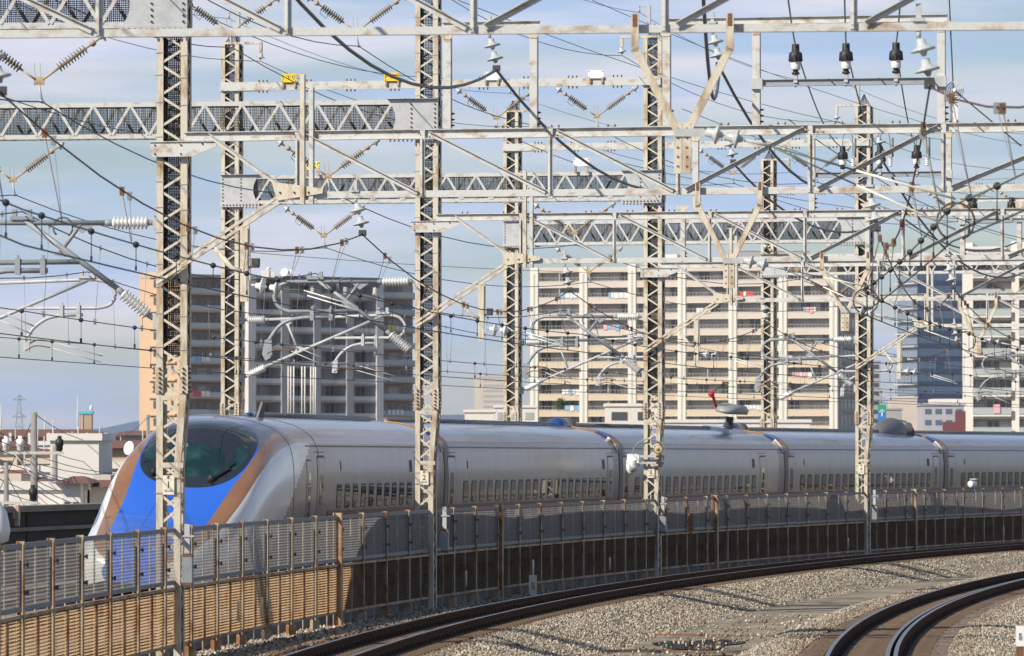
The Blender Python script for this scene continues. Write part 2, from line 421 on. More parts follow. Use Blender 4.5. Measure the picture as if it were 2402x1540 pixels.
# ------------------------------------------------------------------ tracks
HEAD = [(-0.034, 0.0), (0.034, 0.0), (0.036, -0.045), (0.010, -0.060), (0.010, -0.148), (0.072, -0.165), (0.072, -0.180), (-0.072, -0.180), (-0.072, -0.165), (-0.010, -0.148), (-0.010, -0.060), (-0.036, -0.045)]
def rail(r, z, p0, p1, n, parent, name='rail', tilt=0.0):
    b = MB(); k = len(HEAD); V = []
    for i in range(n + 1):
        ph = p0 + (p1 - p0) * i / n
        for a, h in HEAD: V.append(at(r - a, ph, z + h))
    Fs = []; ms = []
    for i in range(n):
        for j in range(k):
            Fs.append((i * k + j, (i + 1) * k + j, (i + 1) * k + (j + 1) % k, i * k + (j + 1) % k)); ms.append(1 if j == 0 else 0)
    b.add(V, Fs); b.m = ms
    o = b.obj(name, ['railside', 'railhead'])
    if parent: o.parent = parent; o.matrix_parent_inverse = Matrix.Translation(-parent.location)
    return o
def clip_parts(parent, radii, phis, name='rail_clips'):
    b = MB()
    for ph in phis:
        c, sn = math.cos(ph), math.sin(ph)
        for r in radii:
            for sd in (-1, 1):
                q = at(r + sd * 0.105, ph, -0.175)
                u = Vector((c, -sn, 0)) * 0.05; v = Vector((sn, c, 0)) * 0.055
                b.add([q - u - v, q + u - v, q + u + v, q - u + v, q - u * .4 - v * .5 + Vector((0, 0, .065)), q + u * .4 - v * .5 + Vector((0, 0, .065)), q + u * .4 + v * .5 + Vector((0, 0, .065)), q - u * .4 + v * .5 + Vector((0, 0, .065))],
                      [(4, 5, 6, 7), (0, 1, 5, 4), (1, 2, 6, 5), (2, 3, 7, 6), (3, 0, 4, 7)])
    o = b.obj(name, 'clipdark'); o['kind'] = 'stuff'
    o.parent = parent; o.matrix_parent_inverse = Matrix.Translation(-parent.location)
slp = MB(); slp.box((-1.05, -0.11, -0.33), (1.05, 0.11, -0.185)); slp = slp.mesh('sleeper', 'sleeper')
def track(label, ra, rb, p0, p1, guard):
    t = empty('railway_track', at((ra + rb) / 2, p0, 0)); tag(t, label, 'track')
    rail(ra, 0, R_(-3), R_(24), 300, t); rail(rb, 0, R_(-3), R_(24), 300, t)
    if guard: rail(rb + 0.13, -0.01, R_(-3), R_(24), 300, t, 'guard_rail')
    phis = [p0 + i * 0.6 / ra for i in range(int((p1 - p0) * ra / 0.6))]
    for ph in phis:
        o = put('sleeper', slp, None, at((ra + rb) / 2, ph, 0), (0, 0, -ph)); o.parent = t; o.matrix_parent_inverse = Matrix.Translation(-t.location)
    clip_parts(t, (ra, rb), phis)
track('rusty rail track running right beside the foot of the fence', R1A, R1B, R_(2.8), R_(17), False)
track('rail track with a guard rail, sweeping out at the lower right corner', R2A, R2B, R_(2.6), R_(12.5), True)
ZT = 0.37   # rail level of the express tracks
for off, lab in ((0.0, 'track beneath the express train, seen through the wire mesh'), (4.5, 'empty express track behind the train, next to the dark barrier')):
    t = empty('railway_track', at(RT + off, R_(4), ZT)); tag(t, lab, 'track')
    for sd in (-1, 1): rail(RT + off + sd * 0.75, ZT + sd * 0.085, R_(-3), R_(30), 240, t)
    b = strip([(RT + off - 1.2, 0.03), (RT + off - 1.15, 0.05 + ZT - 0.30), (RT + off + 1.15, 0.05 + ZT - 0.14), (RT + off + 1.2, 0.03)], R_(-3), R_(30), 160)
    o = b.obj('track_slab', 'slab'); o.parent = t; o.matrix_parent_inverse = Matrix.Translation(-t.location)

# ------------------------------------------------------------------ barrier on the far side of the express tracks
wall = empty('noise_barrier', at(534.0, R_(8), 0)); tag(wall, 'noise barrier with its shade painted black and a pale coping, left of the train', 'barrier')
def polar_part(name, rz, p0, p1, n, m, parent):
    o = strip(rz, p0, p1, n).obj(name, m); o.parent = parent; o.matrix_parent_inverse = Matrix.Translation(-parent.location); return o
nP = 40
for i in range(nP):
    a0 = R_(-2) + (R_(34)) * i / nP; a1 = R_(-2) + R_(34) * (i + 0.985) / nP
    polar_part('panel', [(533.78 - 0.04, 0.0), (533.78 - 0.04, 1.62), (534.05, 1.62), (534.05, 0.0)], a0, a1, 3, 'wallblack', wall)
polar_part('coping', [(533.45, 1.64), (533.45, 1.80), (534.2, 1.80), (534.2, 1.64), (533.45, 1.64)], R_(-2), R_(32), 60, 'walledge', wall)
b = MB()
for i in range(60):
    ph = R_(6 + i * 0.35)
    b.beam(at(533.66, ph, 1.1), at(533.66, ph, 1.62), 0.07, 0.07)
polar_part('cable_duct', [(533.7, 1.12), (533.58, 1.12), (533.58, 1.22), (533.7, 1.22)], R_(-2), R_(32), 90, 'slab', wall)
for i in range(14):
    ph = R_(5 + i * 1.1); q = at(533.4, ph, 1.5)
    b = MB(); b.box((-0.07, -0.1, -0.02), (0.09, 0.1, 0.34)); b.box((-0.04, -0.05, -0.22), (0.09, 0.05, -0.02))
    o = b.obj('bracket', 'cream', None, q, (0, 0, -ph)); o.parent = wall; o.matrix_parent_inverse = Matrix.Translation(-wall.location)

# ------------------------------------------------------------------ fence
M['mesh'] = mat('grey_expanded_metal', (0.25, 0.245, 0.235), 0.6, col2=(0.30, 0.18, 0.09), scale=2.0, lo=0.55, hi=0.75)
M['slat'] = mat('translucent_rust_stained_louvre', (0.76, 0.55, 0.325), 0.6, col2=(0.42, 0.19, 0.065), scale=2.2, stretch=(1, 3.0, 0.9), lo=0.47, hi=0.72, fine=0.14, fscale=14, coords='World')
M['fframe'] = mat('grey_fence_frame', (0.19, 0.20, 0.21), 0.55, var=0.25, scale=5)
M['fpost'] = mat('rusting_fence_post', (0.46, 0.36, 0.23), 0.7, col2=(0.30, 0.12, 0.04), scale=1.6, stretch=(1, 1, 1.2), lo=0.45, hi=0.62, fine=0.12, coords='World')
M['clamp'] = mat('black_clamp', (0.06, 0.065, 0.075), 0.5)
PL_ = 3.165; T0, T1, T2, T3 = 1.90, 0.93, 0.885, -0.14
fr = MB()   # frame of the mesh panel
fr.box((-0.03, 0.06, T0 - 0.075), (0.012, PL_ - 0.06, T0)); fr.box((-0.03, 0.06, T1), (0.012, PL_ - 0.06, T1 + 0.07))
fr.box((-0.03, 0.06, T1 + 0.072), (0.01, 0.10, T0 - 0.077)); fr.box((-0.03, PL_ - 0.10, T1 + 0.072), (0.01, PL_ - 0.06, T0 - 0.077))
fr = fr.mesh('panel_frame', 'fframe')
mw = MB(); random.seed(3)
nrow = 15; hz = (T0 - 0.08 - T1 - 0.075) / nrow
for i in range(nrow):
    z0 = T1 + 0.075 + i * hz
    mw.box((-0.0105, 0.11, z0 - 0.002), (-0.0085, PL_ - 0.11, z0 + 0.002))
    y = 0.13 + (0.03 if i % 2 else 0)
    while y < PL_ - 0.15:
        # slanted, slightly bowed strand
        a = [(-0.0115, y, z0), (-0.0065, y + 0.002, z0), (-0.0055, y + 0.022, z0 + hz * .5), (-0.0105, y + 0.020, z0 + hz * .5), (-0.0115, y + 0.012, z0 + hz), (-0.0065, y + 0.014, z0 + hz)]
        mw.add(a, [(0, 1, 2, 3), (3, 2, 5, 4)])
        y += 0.062
mw = mw.mesh('wire_mesh', 'mesh')
lv = MB()
ns = 18; pz = (T2 - 0.05 - T3 - 0.05) / ns
for i in range(ns):
    z0 = T3 + 0.05 + (i + 0.5) * pz
    for ya, yb in ((0.07, PL_ / 2 - 0.02), (PL_ / 2 + 0.02, PL_ - 0.07)):
        lv.add([(0.016, ya, z0 + 0.021), (-0.016, ya, z0 - 0.021), (-0.016, yb, z0 - 0.021), (0.016, yb, z0 + 0.021), (0.022, ya, z0 + 0.027), (0.022, yb, z0 + 0.027)],
               [(0, 1, 2, 3), (4, 0, 3, 5)])
m_ = M['slat']; t_ = m_.node_tree; pb = t_.nodes['Principled BSDF']; lk = pb.inputs['Base Color'].links[0].from_socket
trn = t_.nodes.new('ShaderNodeBsdfTranslucent'); t_.links.new(lk, trn.inputs[0])
dk = t_.nodes.new('ShaderNodeBsdfDiffuse'); dk.inputs[0].default_value = (0.035, 0.028, 0.02, 1)
ms_ = t_.nodes.new('ShaderNodeMixShader'); ms_.inputs[0].default_value = 0.52
t_.links.new(dk.outputs[0], ms_.inputs[1]); t_.links.new(trn.outputs[0], ms_.inputs[2])
t_.links.new(ms_.outputs[0], t_.nodes['Material Output'].inputs['Surface'])
lv = lv.mesh('louvres', 'slat')
lf = MB(); lf.box((-0.04, 0.06, T2 - 0.05), (0.03, PL_ - 0.06, T2)); lf.box((-0.04, 0.06, T3), (0.03, PL_ - 0.06, T3 + 0.05)); lf.box((-0.035, PL_ / 2 - 0.018, T3 + 0.052), (0.035, PL_ / 2 + 0.018, T2 - 0.052))
lf = lf.mesh('louvre_frame', 'fpost')
po = MB()
po.box((-0.07, -0.055, -0.55), (-0.058, 0.055, T0 + 0.03)); po.box((0.028, -0.055, -0.55), (0.040, 0.055, T0 + 0.03)); po.box((-0.058, -0.006, -0.55), (0.028, 0.006, T0 + 0.028))
po = po.mesh('post', 'fpost')
fo = MB(); fo.box((-0.10, -0.09, -0.62), (0.07, 0.09, -0.19)); fo = fo.mesh('post_foot', 'fpost')
cl = MB(); cl.box((0.041, -0.11, -0.022), (0.075, 0.11, 0.022)); cl.box((0.075, -0.03, -0.035), (0.10, 0.03, 0.035)); cl = cl.mesh('clamp', 'clamp')
bp = MB(); bp.box((-0.10, -0.06, -0.5), (-0.085, 0.06, T0 - 0.06)); bp = bp.mesh('rear_stay', 'cream')
fence = empty('trackside_fence', at(RM, R_(5), -0.42)); tag(fence, 'long curving rusty fence, wire mesh above louvred panels, beside the train', 'fence')
def fput(name, me, loc, rot, parent=None):
    o = put(name, me, None, loc, rot); o.parent = parent or fence
    if parent is None: o.matrix_parent_inverse = Matrix.Translation(-fence.location)
    return o
dphi = PL_ / RM; ph = MAST_PHI[1] - dphi * 10.45
k = 0
while ph < R_(21):
    q = at(RM - 0.05, ph, 0); hd = ph + dphi / 2
    rot = (0, 0, -hd)
    p_ = fput('post', po, q, rot)
    for zz in (T0 - 0.30, T1 + 0.27): put('clamp', cl, p_, (0, 0, zz))
    if k % 2 == 0 or True: put('post_foot', fo, p_, (0, 0.02, 0))
    a = fput('mesh_panel', mw, q, rot); put('panel_frame', fr, a)
    c = fput('louvre_panel', lv, q, rot); put('louvre_frame', lf, c)
    st = fput('rear_stay', bp, at(RM + 0.06, ph + dphi * 0.9, 0), rot)
    ph += dphi; k += 1
# heavier posts standing in the fence
hp = MB(); hp.box((-0.11, -0.10, -0.55), (-0.09, 0.10, T0 + 0.06)); hp.box((0.05, -0.10, -0.55), (0.07, 0.10, T0 + 0.06)); hp.box((-0.09, -0.01, -0.55), (0.05, 0.01, T0 + 0.055)); hp = hp.mesh('stout_post', 'fpost')
for xx in (1165, 1672, 2140, 785):
    kx = (xx - 1201) / F
    lo_, hi_ = 0.0, 0.4
    for _ in range(50):
        mid = (lo_ + hi_) / 2; q = at(RM, mid)
        if q.x / q.y < kx: lo_ = mid
        else: hi_ = mid
    fput('stout_post', hp, at(RM - 0.09, lo_, 0), (0, 0, -lo_))
# ================================================================== lattice masts
W2, D2 = 0.265, 0.27
ZTOP = zc(12.05); ZSP = zc(1.28)
def xr_at(z):   # the right legs step in below the splice
    return float(np.interp(z, [-1, 2.95, 4.35, 99], [0.155, 0.155, 0.265, 0.265]))
def leg_mesh(sx, sy):
    b = MB()
    zs_ = [-0.62, 2.95, 4.35, ZTOP] if sx > 0 else [-0.62, ZTOP]
    for i in range(len(zs_) - 1):
        za, zb = zs_[i], zs_[i + 1]
        xa, xb = (xr_at(za), xr_at(zb)) if sx > 0 else (-W2, -W2)
        t = 0.012; wl = 0.115
        def seg(x0a, x1a, x0b, x1b, y0, y1):
            b.add([(x0a, y0, za), (x1a, y0, za), (x1a, y1, za), (x0a, y1, za), (x0b, y0, zb), (x1b, y0, zb), (x1b, y1, zb), (x0b, y1, zb)],
                  [(3, 2, 1, 0), (4, 5, 6, 7), (0, 1, 5, 4), (1, 2, 6, 5), (2, 3, 7, 6), (3, 0, 4, 7)])
        yo = sy * D2; yi = sy * (D2 - t)
        y0, y1 = min(yo, yi), max(yo, yi)
        if sx > 0: seg(xa - wl, xa, xb - wl, xb, y0, y1); xs = (xa - t, xa, xb - t, xb)
        else: seg(xa, xa + wl, xb, xb + wl, y0, y1); xs = (xa, xa + t, xb, xb + t)
        ya, yb = sy * (D2 - t - 0.0005), sy * (D2 - wl)
        seg(*xs, min(ya, yb), max(ya, yb))
    return b.mesh('leg', 'cream')
LEGS = [leg_mesh(sx, sy) for sx in (-1, 1) for sy in (-1, 1)]
LP = 0.272
def lace(x0, x1, dz, wd=0.042):
    b = MB(); b.beam((x0, 0, 0), (x1, 0, dz), wd, 0.010); return b.mesh('lacing_bar', 'cream')
LACE_U = [lace(-0.215, 0.215, LP), lace(0.215, -0.215, LP)]
LACE_L = [lace(-0.215, 0.105, LP), lace(0.105, -0.215, LP)]
def side_lacing():
    b = MB()
    for sx in (-1, 1):
        z = -0.4; i = 0
        while z < ZTOP - 0.3:
            xx = (xr_at(z + .14) - 0.018) if sx > 0 else -W2 + 0.018
            y0, y1 = (-0.2, 0.2) if i % 2 else (0.2, -0.2)
            b.beam((xx, y0, z), (xx, y1, z + LP), 0.045, 0.01, (1, 0, 0)); z += LP; i += 1
    return b.mesh('side_lacing', 'cream')
SIDEL = side_lacing()
def net_box(x0, x1, y0, y1, z0, z1, pitch, t, faces='fblr'):
    b = MB()
    def wire(p, q):
        b.beam(p, q, t, t, (0.3, 0.9, 0.2))
    nz = int((z1 - z0) / pitch)
    for fch in faces:
        if fch in 'fb':
            y = y0 if fch == 'f' else y1; nx = int((x1 - x0) / pitch)
            if (x1 - x0) < (z1 - z0):
                for i in range(nx + 1): x = x0 + (x1 - x0) * i / nx; wire((x, y, z0), (x, y, z1))
                for i in range(nz + 1):
                    z = z0 + (z1 - z0) * i / nz; j = random.uniform(-.3, .3) * pitch; wire((x0, y + random.uniform(0, .02), z), (x1, y, z + j))
            else:
                for i in range(nx + 1): x = x0 + (x1 - x0) * i / nx; wire((x, y + random.uniform(0, .015), z0), (x + random.uniform(-.4, .4) * pitch, y, z1))
                for i in range(nz + 1): z = z0 + (z1 - z0) * i / nz; wire((x0, y, z), (x1, y, z))
        else:
            x = x0 if fch == 'l' else x1; ny = max(1, int((y1 - y0) / (pitch * 1.6)))
            for i in range(1, ny): y = y0 + (y1 - y0) * i / ny; wire((x, y, z0), (x, y, z1))
            for i in range(0, nz + 1, 2): z = z0 + (z1 - z0) * i / nz; wire((x, y0, z), (x, y1, z))
    return b
nb = net_box(-0.22, 0.22, -0.215, 0.215, zc(1.75), ZTOP + 0.02, 0.034, 0.0098)
# ragged pointed hood of net on top
for i in range(14):
    a = 2 * math.pi * i / 14
    nb.beam((0.24 * math.cos(a), 0.24 * math.sin(a), ZTOP), (random.uniform(-.03, .03), 0, ZTOP + 0.42), 0.008, 0.008, (0.3, 0.9, 0.2))
for i in range(9):
    r = 0.25 * (1 - i / 9.5); z = ZTOP + 0.42 * i / 9.5
    pts = [(r * math.cos(2 * math.pi * j / 8), r * math.sin(2 * math.pi * j / 8), z) for j in range(9)]
    for j in range(8): nb.beam(pts[j], pts[j + 1], 0.007, 0.007, (0.1, 0.2, 0.9))
NETM = nb.mesh('bird_net', 'net')
def bolts(parent, pts, d=(0, -1, 0), r=0.022, h=0.035, m='rust', name='bolts'):
    b = MB()
    for p in pts: b.lathe(p, d, [(0, r), (h, r), (h, r * .55), (h * 1.7, r * .5)], 6, 0, False)
    o = b.obj(name, m, parent); o['kind'] = 'stuff'; return o
def splice():
    b = MB()
    z0, z1 = zc(1.07), zc(1.55)
    for sx in (-1, 1):
        xa = -W2 if sx < 0 else W2
        b.box((xa - (0.018 if sx < 0 else 0.12), -D2 - 0.016, z0), (xa + (0.12 if sx < 0 else 0.018), -D2 - 0.002, z1))
        b.box((xa + (-0.018 if sx < 0 else 0.004), -D2, z0), (xa + (-0.004 if sx < 0 else 0.018), -D2 + .12, z1))
    return b.mesh('splice_plate', 'cream')
SPL = splice()
MASTBOLT = MB()
for i in range(6):
    z = zc(1.10) + i * 0.08
    for sx in (-1, 1):
        MASTBOLT.lathe((sx * (W2 - 0.06), -D2 - 0.016, z), (0, -1, 0), [(0, .022), (.03, .022), (.03, .012), (.05, .012)], 6, 0, False)
        for yy in (-D2 + 0.05,): MASTBOLT.lathe((sx * (W2 + 0.018), yy, z), (sx, 0, 0), [(0, .022), (.035, .022), (.035, .012), (.055, .012)], 6, 0, False)
MASTBOLT = MASTBOLT.mesh('splice_bolts', 'rust')
TIE = MB(); TIE.box((-0.26, -0.006, -0.045), (0.2, 0.006, 0.045)); TIE = TIE.mesh('tie_bar', 'cream')
STEPW = MB()
for i in range(22):
    z = zc(1.9) + i * 0.46 + random.uniform(-.1, .1)
    STEPW.beam((-W2 - 0.03, -D2 - 0.004, z), (-W2 + 0.13, -D2 - 0.004, z + 0.01), 0.012, 0.006)
    STEPW.beam((W2 - 0.13, -D2 - 0.004, z - .05), (W2 + 0.01, -D2 - 0.004, z - .04), 0.012, 0.006)
STEPW = STEPW.mesh('tie_wires', 'wiregrey')
def mast(plane, label, r=None):
    t = empty('lattice_mast', (plane.o.x, plane.o.y, 0), plane.rot); tag(t, label, 'mast', 'lattice masts carrying the overhead lines')
    for me in LEGS: put('leg', me, t)
    z = ZSP + 0.02; i = 0
    while z < ZTOP - LP:
        put('lacing_bar', LACE_U[i % 2], t, (0, -D2 + 0.02, z)); put('lacing_bar', LACE_U[(i + 1) % 2], t, (0, D2 - 0.02, z)); z += LP; i += 1
    z = ZSP - 0.02 - LP; i = 0
    while z > -0.5:
        lm = LACE_L if z < 3.4 else LACE_U
        put('lacing_bar', lm[i % 2], t, (0, -D2 + 0.02, z)); put('lacing_bar', lm[(i + 1) % 2], t, (0, D2 - 0.02, z)); z -= LP; i += 1
    o = put('side_lacing', SIDEL, t); o['kind'] = 'stuff'
    o = put('bird_net', NETM, t); o['kind'] = 'stuff'
    o = put('splice_plate', SPL, t); q = put('splice_bolts', MASTBOLT, o); q['kind'] = 'stuff'
    put('tie_bar', TIE, t, (0, -D2 + 0.005, zc(1.0))); put('tie_bar', TIE, t, (0, -D2 + 0.005, zc(-0.16)))
    o = put('tie_wires', STEPW, t); o['kind'] = 'stuff'
    return t
FARP = [Plane(n, RF) for n in range(6)]
NEARM = {}; FARM = {}
words = {1: 'cream lattice mast with the plate numbered 1, in front of the train nose', 2: 'rust-streaked lattice mast with the plate numbered 2', 3: 'lattice mast with the plate numbered 3 and a white dome camera', 4: 'lattice mast with the plate numbered 4, near the fifth car', 5: 'lattice mast just beyond the edge of the picture'}
for n in (1, 2, 3, 4): NEARM[n] = mast(PL[n], words[n])
fw = {3: 'lattice mast behind the train, beside the brown apartment block', 4: 'lattice mast behind the train, at the edge of the cream apartment block', 5: 'lattice mast behind the train, in front of the cream apartment block'}
for n in (3, 4, 5): FARM[n] = mast(FARP[n], fw[n])

# ================================================================== portal trusses
ZB, ZTp = zc(7.36), zc(8.20)
LEN = RF - RM
def lchord(b, x0, x1, y, z, sy, up):
    h = 0.105
    b.box((x0, y - 0.006, z - (h if up else 0)), (x1, y + 0.006, z + (0 if up else h)))
    b.box((x0, min(y, y - sy * 0.1), z - (0.012 if up else -0.0)), (x1, max(y, y - sy * 0.1), z + (0.0 if up else 0.012)))
CH = []
for sy in (-1, 1):
    for up in (1, 0):
        b = MB(); lchord(b, -LEN + 0.3, -0.3, sy * 0.30, ZTp if up else ZB, sy, up); CH.append(b.mesh('chord', 'creamgrey'))
def diag(dx, dz, w=0.062):
    b = MB(); b.beam((0, 0, 0), (dx, 0, dz), w, 0.012); return b.mesh('diagonal', 'creamgrey')
nd = 25; pd = (LEN - 1.6) / nd
DG = [diag(pd * 0.94, ZTp - ZB - 0.17), diag(pd * 0.94, -(ZTp - ZB - 0.17))]
def gusset(near):
    b = MB(); s_ = 1
    zb, zt = ZB - 0.03, ZTp + 0.03
    xo = 0.27; xi = -0.86
    arc = []
    for i in range(9):
        t = -1 + 2 * i / 8; arc.append((xi + 0.20 * (1 - t * t) - 0.06, (zb + zt) / 2 + t * (zt - zb) / 2))
    poly = [(xo, zb), (xo, zt)] + arc[::-1]
    if not near: poly = [(-LEN - x, z) for x, z in poly][::-1]
    for y in (-0.322, 0.31): b.plate(poly, y, y + 0.012)
    x0, x1 = (xi - .05, xo) if near else (-LEN - xo, -LEN - xi + .05)
    b.box((x0, -0.36, zb - 0.05), (x1, -0.323, zb + 0.07)); b.box((x0, -0.42, zt - 0.012), (x1, -0.323, zt))
    return b
GUS = [gusset(True).mesh('gusset', 'galv'), gusset(False).mesh('gusset', 'galv')]
def gbolts(near):
    b = MB(); zb, zt = ZB - 0.03, ZTp + 0.03
    P = []
    for i in range(7): P += [(-0.35, zb + 0.14 + i * 0.105), (0.2, zb + 0.14 + i * 0.105)]
    for x, z in P:
        xx = x if near else -LEN - x
        b.lathe((xx, -0.324, z), (0, -1, 0), [(0, .02), (.025, .02), (.025, .01), (.04, .01)], 6, 0, False)
    for i in range(11):
        x = -0.83 + i * 0.1; xx = x if near else -LEN - x
        b.lathe((xx, -0.362, zb + 0.01), (0, -1, 0), [(0, .02), (.025, .02), (.025, .01), (.04, .01)], 6, 0, False)
        b.lathe((xx, -0.37, zb - 0.05), (0, 0, -1), [(0, .022), (.05, .018)], 6, 0, False)
    return b.mesh('gusset_bolts', 'rust')
GB = [gbolts(True), gbolts(False)]
TNET = net_box(-LEN + 0.7, -0.7, -0.27, 0.27, ZB + 0.03, ZTp - 0.03, 0.036, 0.0068, 'fb').mesh('bird_net', 'net')
tl = {1: 'net-covered portal truss at the top left corner, ending at mast 1', 2: 'net-covered portal truss across the upper left, ending at mast 2', 3: 'net-covered portal truss from the brown block mast to mast 3', 4: 'net-covered portal truss from the cream block mast to mast 4', 5: 'net-covered portal truss farthest off, in front of the glass tower'}
for n in (1, 2, 3, 4, 5):
    t = empty('portal_truss', (PL[n].o.x, PL[n].o.y, 0), PL[n].rot); tag(t, tl[n], 'truss', 'net-covered portal trusses')
    for c in CH: put('chord', c, t)
    for i in range(nd):
        x = -LEN + 0.8 + i * pd
        z = ZB + 0.085 if i % 2 == 0 else ZTp - 0.085
        put('diagonal', DG[i % 2], t, (x + pd * .03, -0.315, z)); put('diagonal', DG[1 - i % 2], t, (x + pd * .03, 0.315, ZTp - 0.085 if i % 2 == 0 else ZB + 0.085))
    for k in (0, 1):
        g = put('gusset', GUS[k], t); o = put('gusset_bolts', GB[k], g); o['kind'] = 'stuff'
    o = put('bird_net', TNET, t); o['kind'] = 'stuff'

# ---- slim upper beams with track name boards
ZS = zc(10.8)
BM = MB(); BM.box((-LEN - 0.25, -0.36, ZS - 0.12), (0.25, -0.28, ZS + 0.12)); BM = BM.mesh('box_beam', 'creamgrey')
SB = MB()
for i in range(9):
    x0 = -LEN + 0.9 + i * 1.32
    for j in range(3):
        SB.lathe((x0 + j * .12, -0.32, ZS + .12), (0, 0, 1), [(0, .025), (.07, .02)], 6, 0, False); SB.lathe((x0 + j * .12, -0.32, ZS - .12), (0, 0, -1), [(0, .025), (.07, .02)], 6, 0, False)
SB = SB.mesh('beam_bolts', 'rust')
bl = {2: 'slim upper beam at the very top edge beside mast 2', 3: 'slim upper beam between masts, carrying the two yellow boards', 4: 'slim upper beam reaching mast 4 below the black-capped cable ends', 5: 'slim upper beam farthest off at the right edge'}
for n in (2, 3, 4, 5):
    t = empty('upper_beam', (PL[n].o.x, PL[n].o.y, 0), PL[n].rot); tag(t, bl[n], 'beam', 'slim upper beams')
    put('box_beam', BM, t); o = put('beam_bolts', SB, t); o['kind'] = 'stuff'
    b = MB(); b.box((-0.3, -0.30, ZS - 0.14), (0.32, -0.274, ZS + 0.14)); b.box((-LEN - 0.32, -0.30, ZS - 0.14), (-LEN + 0.9, -0.274, ZS + 0.14)); b.obj('end_plate', 'galv', t)
def board(n, x, y, wpx, hpx, body, m, label, zbase):
    P_ = PL[n]; q = P_.p(x, y); s_ = F / (P_.o.y); wd, ht = wpx / s_, hpx / s_
    t = empty('name_board', P_.w(q.x, -0.42, q.z), P_.rot); tag(t, label, 'sign', 'track name boards')
    b = MB(); b.box((-wd / 2, -0.012, -ht / 2), (wd / 2, 0, ht / 2)); b.obj('board', m, t)
    for sx in (-1, 1):
        b = MB(); b.box((sx * wd * .38 - .03, 0.002, zbase - q.z - .05), (sx * wd * .38 + .03, 0.05, -ht / 2 + .1)); b.obj('bracket', 'rusty', t)
        for sz in (-1, 1): b = MB(); b.lathe((sx * wd * .44, -0.012, sz * ht * .36), (0, -1, 0), [(0, .018), (.012, .014)], 8); b.obj('screw', 'rust', t)
    if body: text(body, ht * 0.62, t, (0, -0.016, 0), (R_(90), 0, 0))
board(3, 685.5, 185, 37, 20, 'T \u4e0b\u308a', 'yellow', 'yellow board lettered T with two characters, on the slim beam', ZS)
board(3, 927, 182, 37, 20, 'F \u4e0b\u308a', 'yellow', 'yellow board lettered F with two characters, next to mast 2', ZS)
board(3, 1161, 180, 37, 20, '', 'signwhite', 'blank white board on the slim beam, right of mast 2', ZS)
board(3, 1405, 176, 37, 19, '', 'signwhite', 'blank white board on the slim beam, near mast 3', ZS)
board(3, 741, 390, 35, 20, 'CN\u4e0b\u308a', 'paleyellow', 'pale yellow board half hidden behind insulators on the truss', ZTp)
board(3, 1371, 382, 38, 19, '', 'signwhite', 'blank white board standing on the truss near mast 3', ZTp)

# ================================================================== insulators
def shed_prof(length, n, r0, r1):
    pr = [(0, r0)]
    for i in range(n):
        a = length * i / n; st = length / n
        pr += [(a + st * .15, r0), (a + st * .42, r1), (a + st * .58, r1), (a + st * .70, r0)]
    return pr + [(length, r0)]
def disc(b, p, d, r=0.13, mi=0):
    b.lathe(p, d, [(-0.10, .03), (-0.09, .05), (-0.03, .055), (0.0, r * .6), (0.022, r), (0.04, r * .97), (0.045, .05), (0.10, .022)], 14, mi)
def vstring():
    out = []
    for sd in (-1, 1):
        b = MB(); top = Vector((sd * 1.22, 0, 0.86)); bot = Vector((sd * 0.06, 0, 0.03)); d = (bot - top).normalized(); Ltot = (bot - top).length
        disc(b, top + d * 0.12, d, 0.105, 1)
        b.tube([top, top + d * .05], .025, 6, 2); b.tube([top + d * 0.2, top + d * 0.5], .022, 6, 2)
        b.lathe(top + d * 0.50, d, shed_prof(0.60, 10, 0.028, 0.088), 12, 0)
        b.tube([top + d * 1.10, bot], .022, 6, 2)
        b.lathe(top + d * .31, d, [(0, .05), (.05, .06), (.09, .045)], 8, 2)
        out.append(b.mesh('insulator_string', ['brownins', 'greyins', 'rusty']))
    b = MB(); b.plate([(-0.09, -0.06), (0.09, -0.06), (0.10, 0.08), (-0.10, 0.08)], -0.01, 0.01)
    for sx in (-.07, .03): b.beam((sx, 0, .08), (sx - .015, 0, .32), .010, .010)
    out.append(b.mesh('yoke_plate', 'rusty'))
    b = MB(); b.tube([(0, 0, -0.06), (0.02, 0, -0.2), (0.05, 0, -0.32)], .022, 6); b.tube([(0.05, -0.14, -0.35), (0.05, 0.14, -0.35)], .03, 6); out.append(b.mesh('wire_clamp', 'galv'))
    b = MB(); b.tube([(-0.78, 0.0, .58), (-0.86, 0, .42), (-0.72, 0, .30), (-0.62, 0, .44)], .008, 5); out.append(b.mesh('jumper', 'wire'))
    return out
VS = vstring()
def vset(n, lx, z, label):
    t = empty('v_insulator', PL[n].w(lx, -0.32, z), PL[n].rot); tag(t, label, 'insulator', 'V-shaped insulator pairs')
    put('insulator_string', VS[0], t); put('insulator_string', VS[1], t); put('yoke_plate', VS[2], t); put('wire_clamp', VS[3], t); put('jumper', VS[4], t)
    return t
where = {1: 'portal truss of mast 1', 2: 'portal truss of mast 2', 3: 'portal truss of mast 3', 4: 'portal truss of mast 4', 5: 'farthest portal truss'}
VLOW = [(-2.3, 6.45), (-9.75, 6.42)]; VHIGH = [(-1.63, 9.8), (-4.6, 9.8)]
for n in (1, 2, 3, 4, 5):
    for k, (lx, h) in enumerate(VLOW):
        if n == 1 and k == 1: continue
        vset(n, lx, zc(h), 'brown V insulator pair under the %s, %s' % (where[n], 'mast end' if k == 0 else 'far end'))
up_w = {2: 'hanging from out of frame between masts, top', 3: 'under the slim beam with the yellow boards', 4: 'under the slim beam of mast 4', 5: 'under the farthest slim beam'}
for n in (2, 3, 4, 5):
    for k, (lx, h) in enumerate(VHIGH): vset(n, lx, zc(h), 'brown V insulator pair %s, %s' % (up_w[n], 'close to the mast' if k == 0 else 'farther from the mast'))

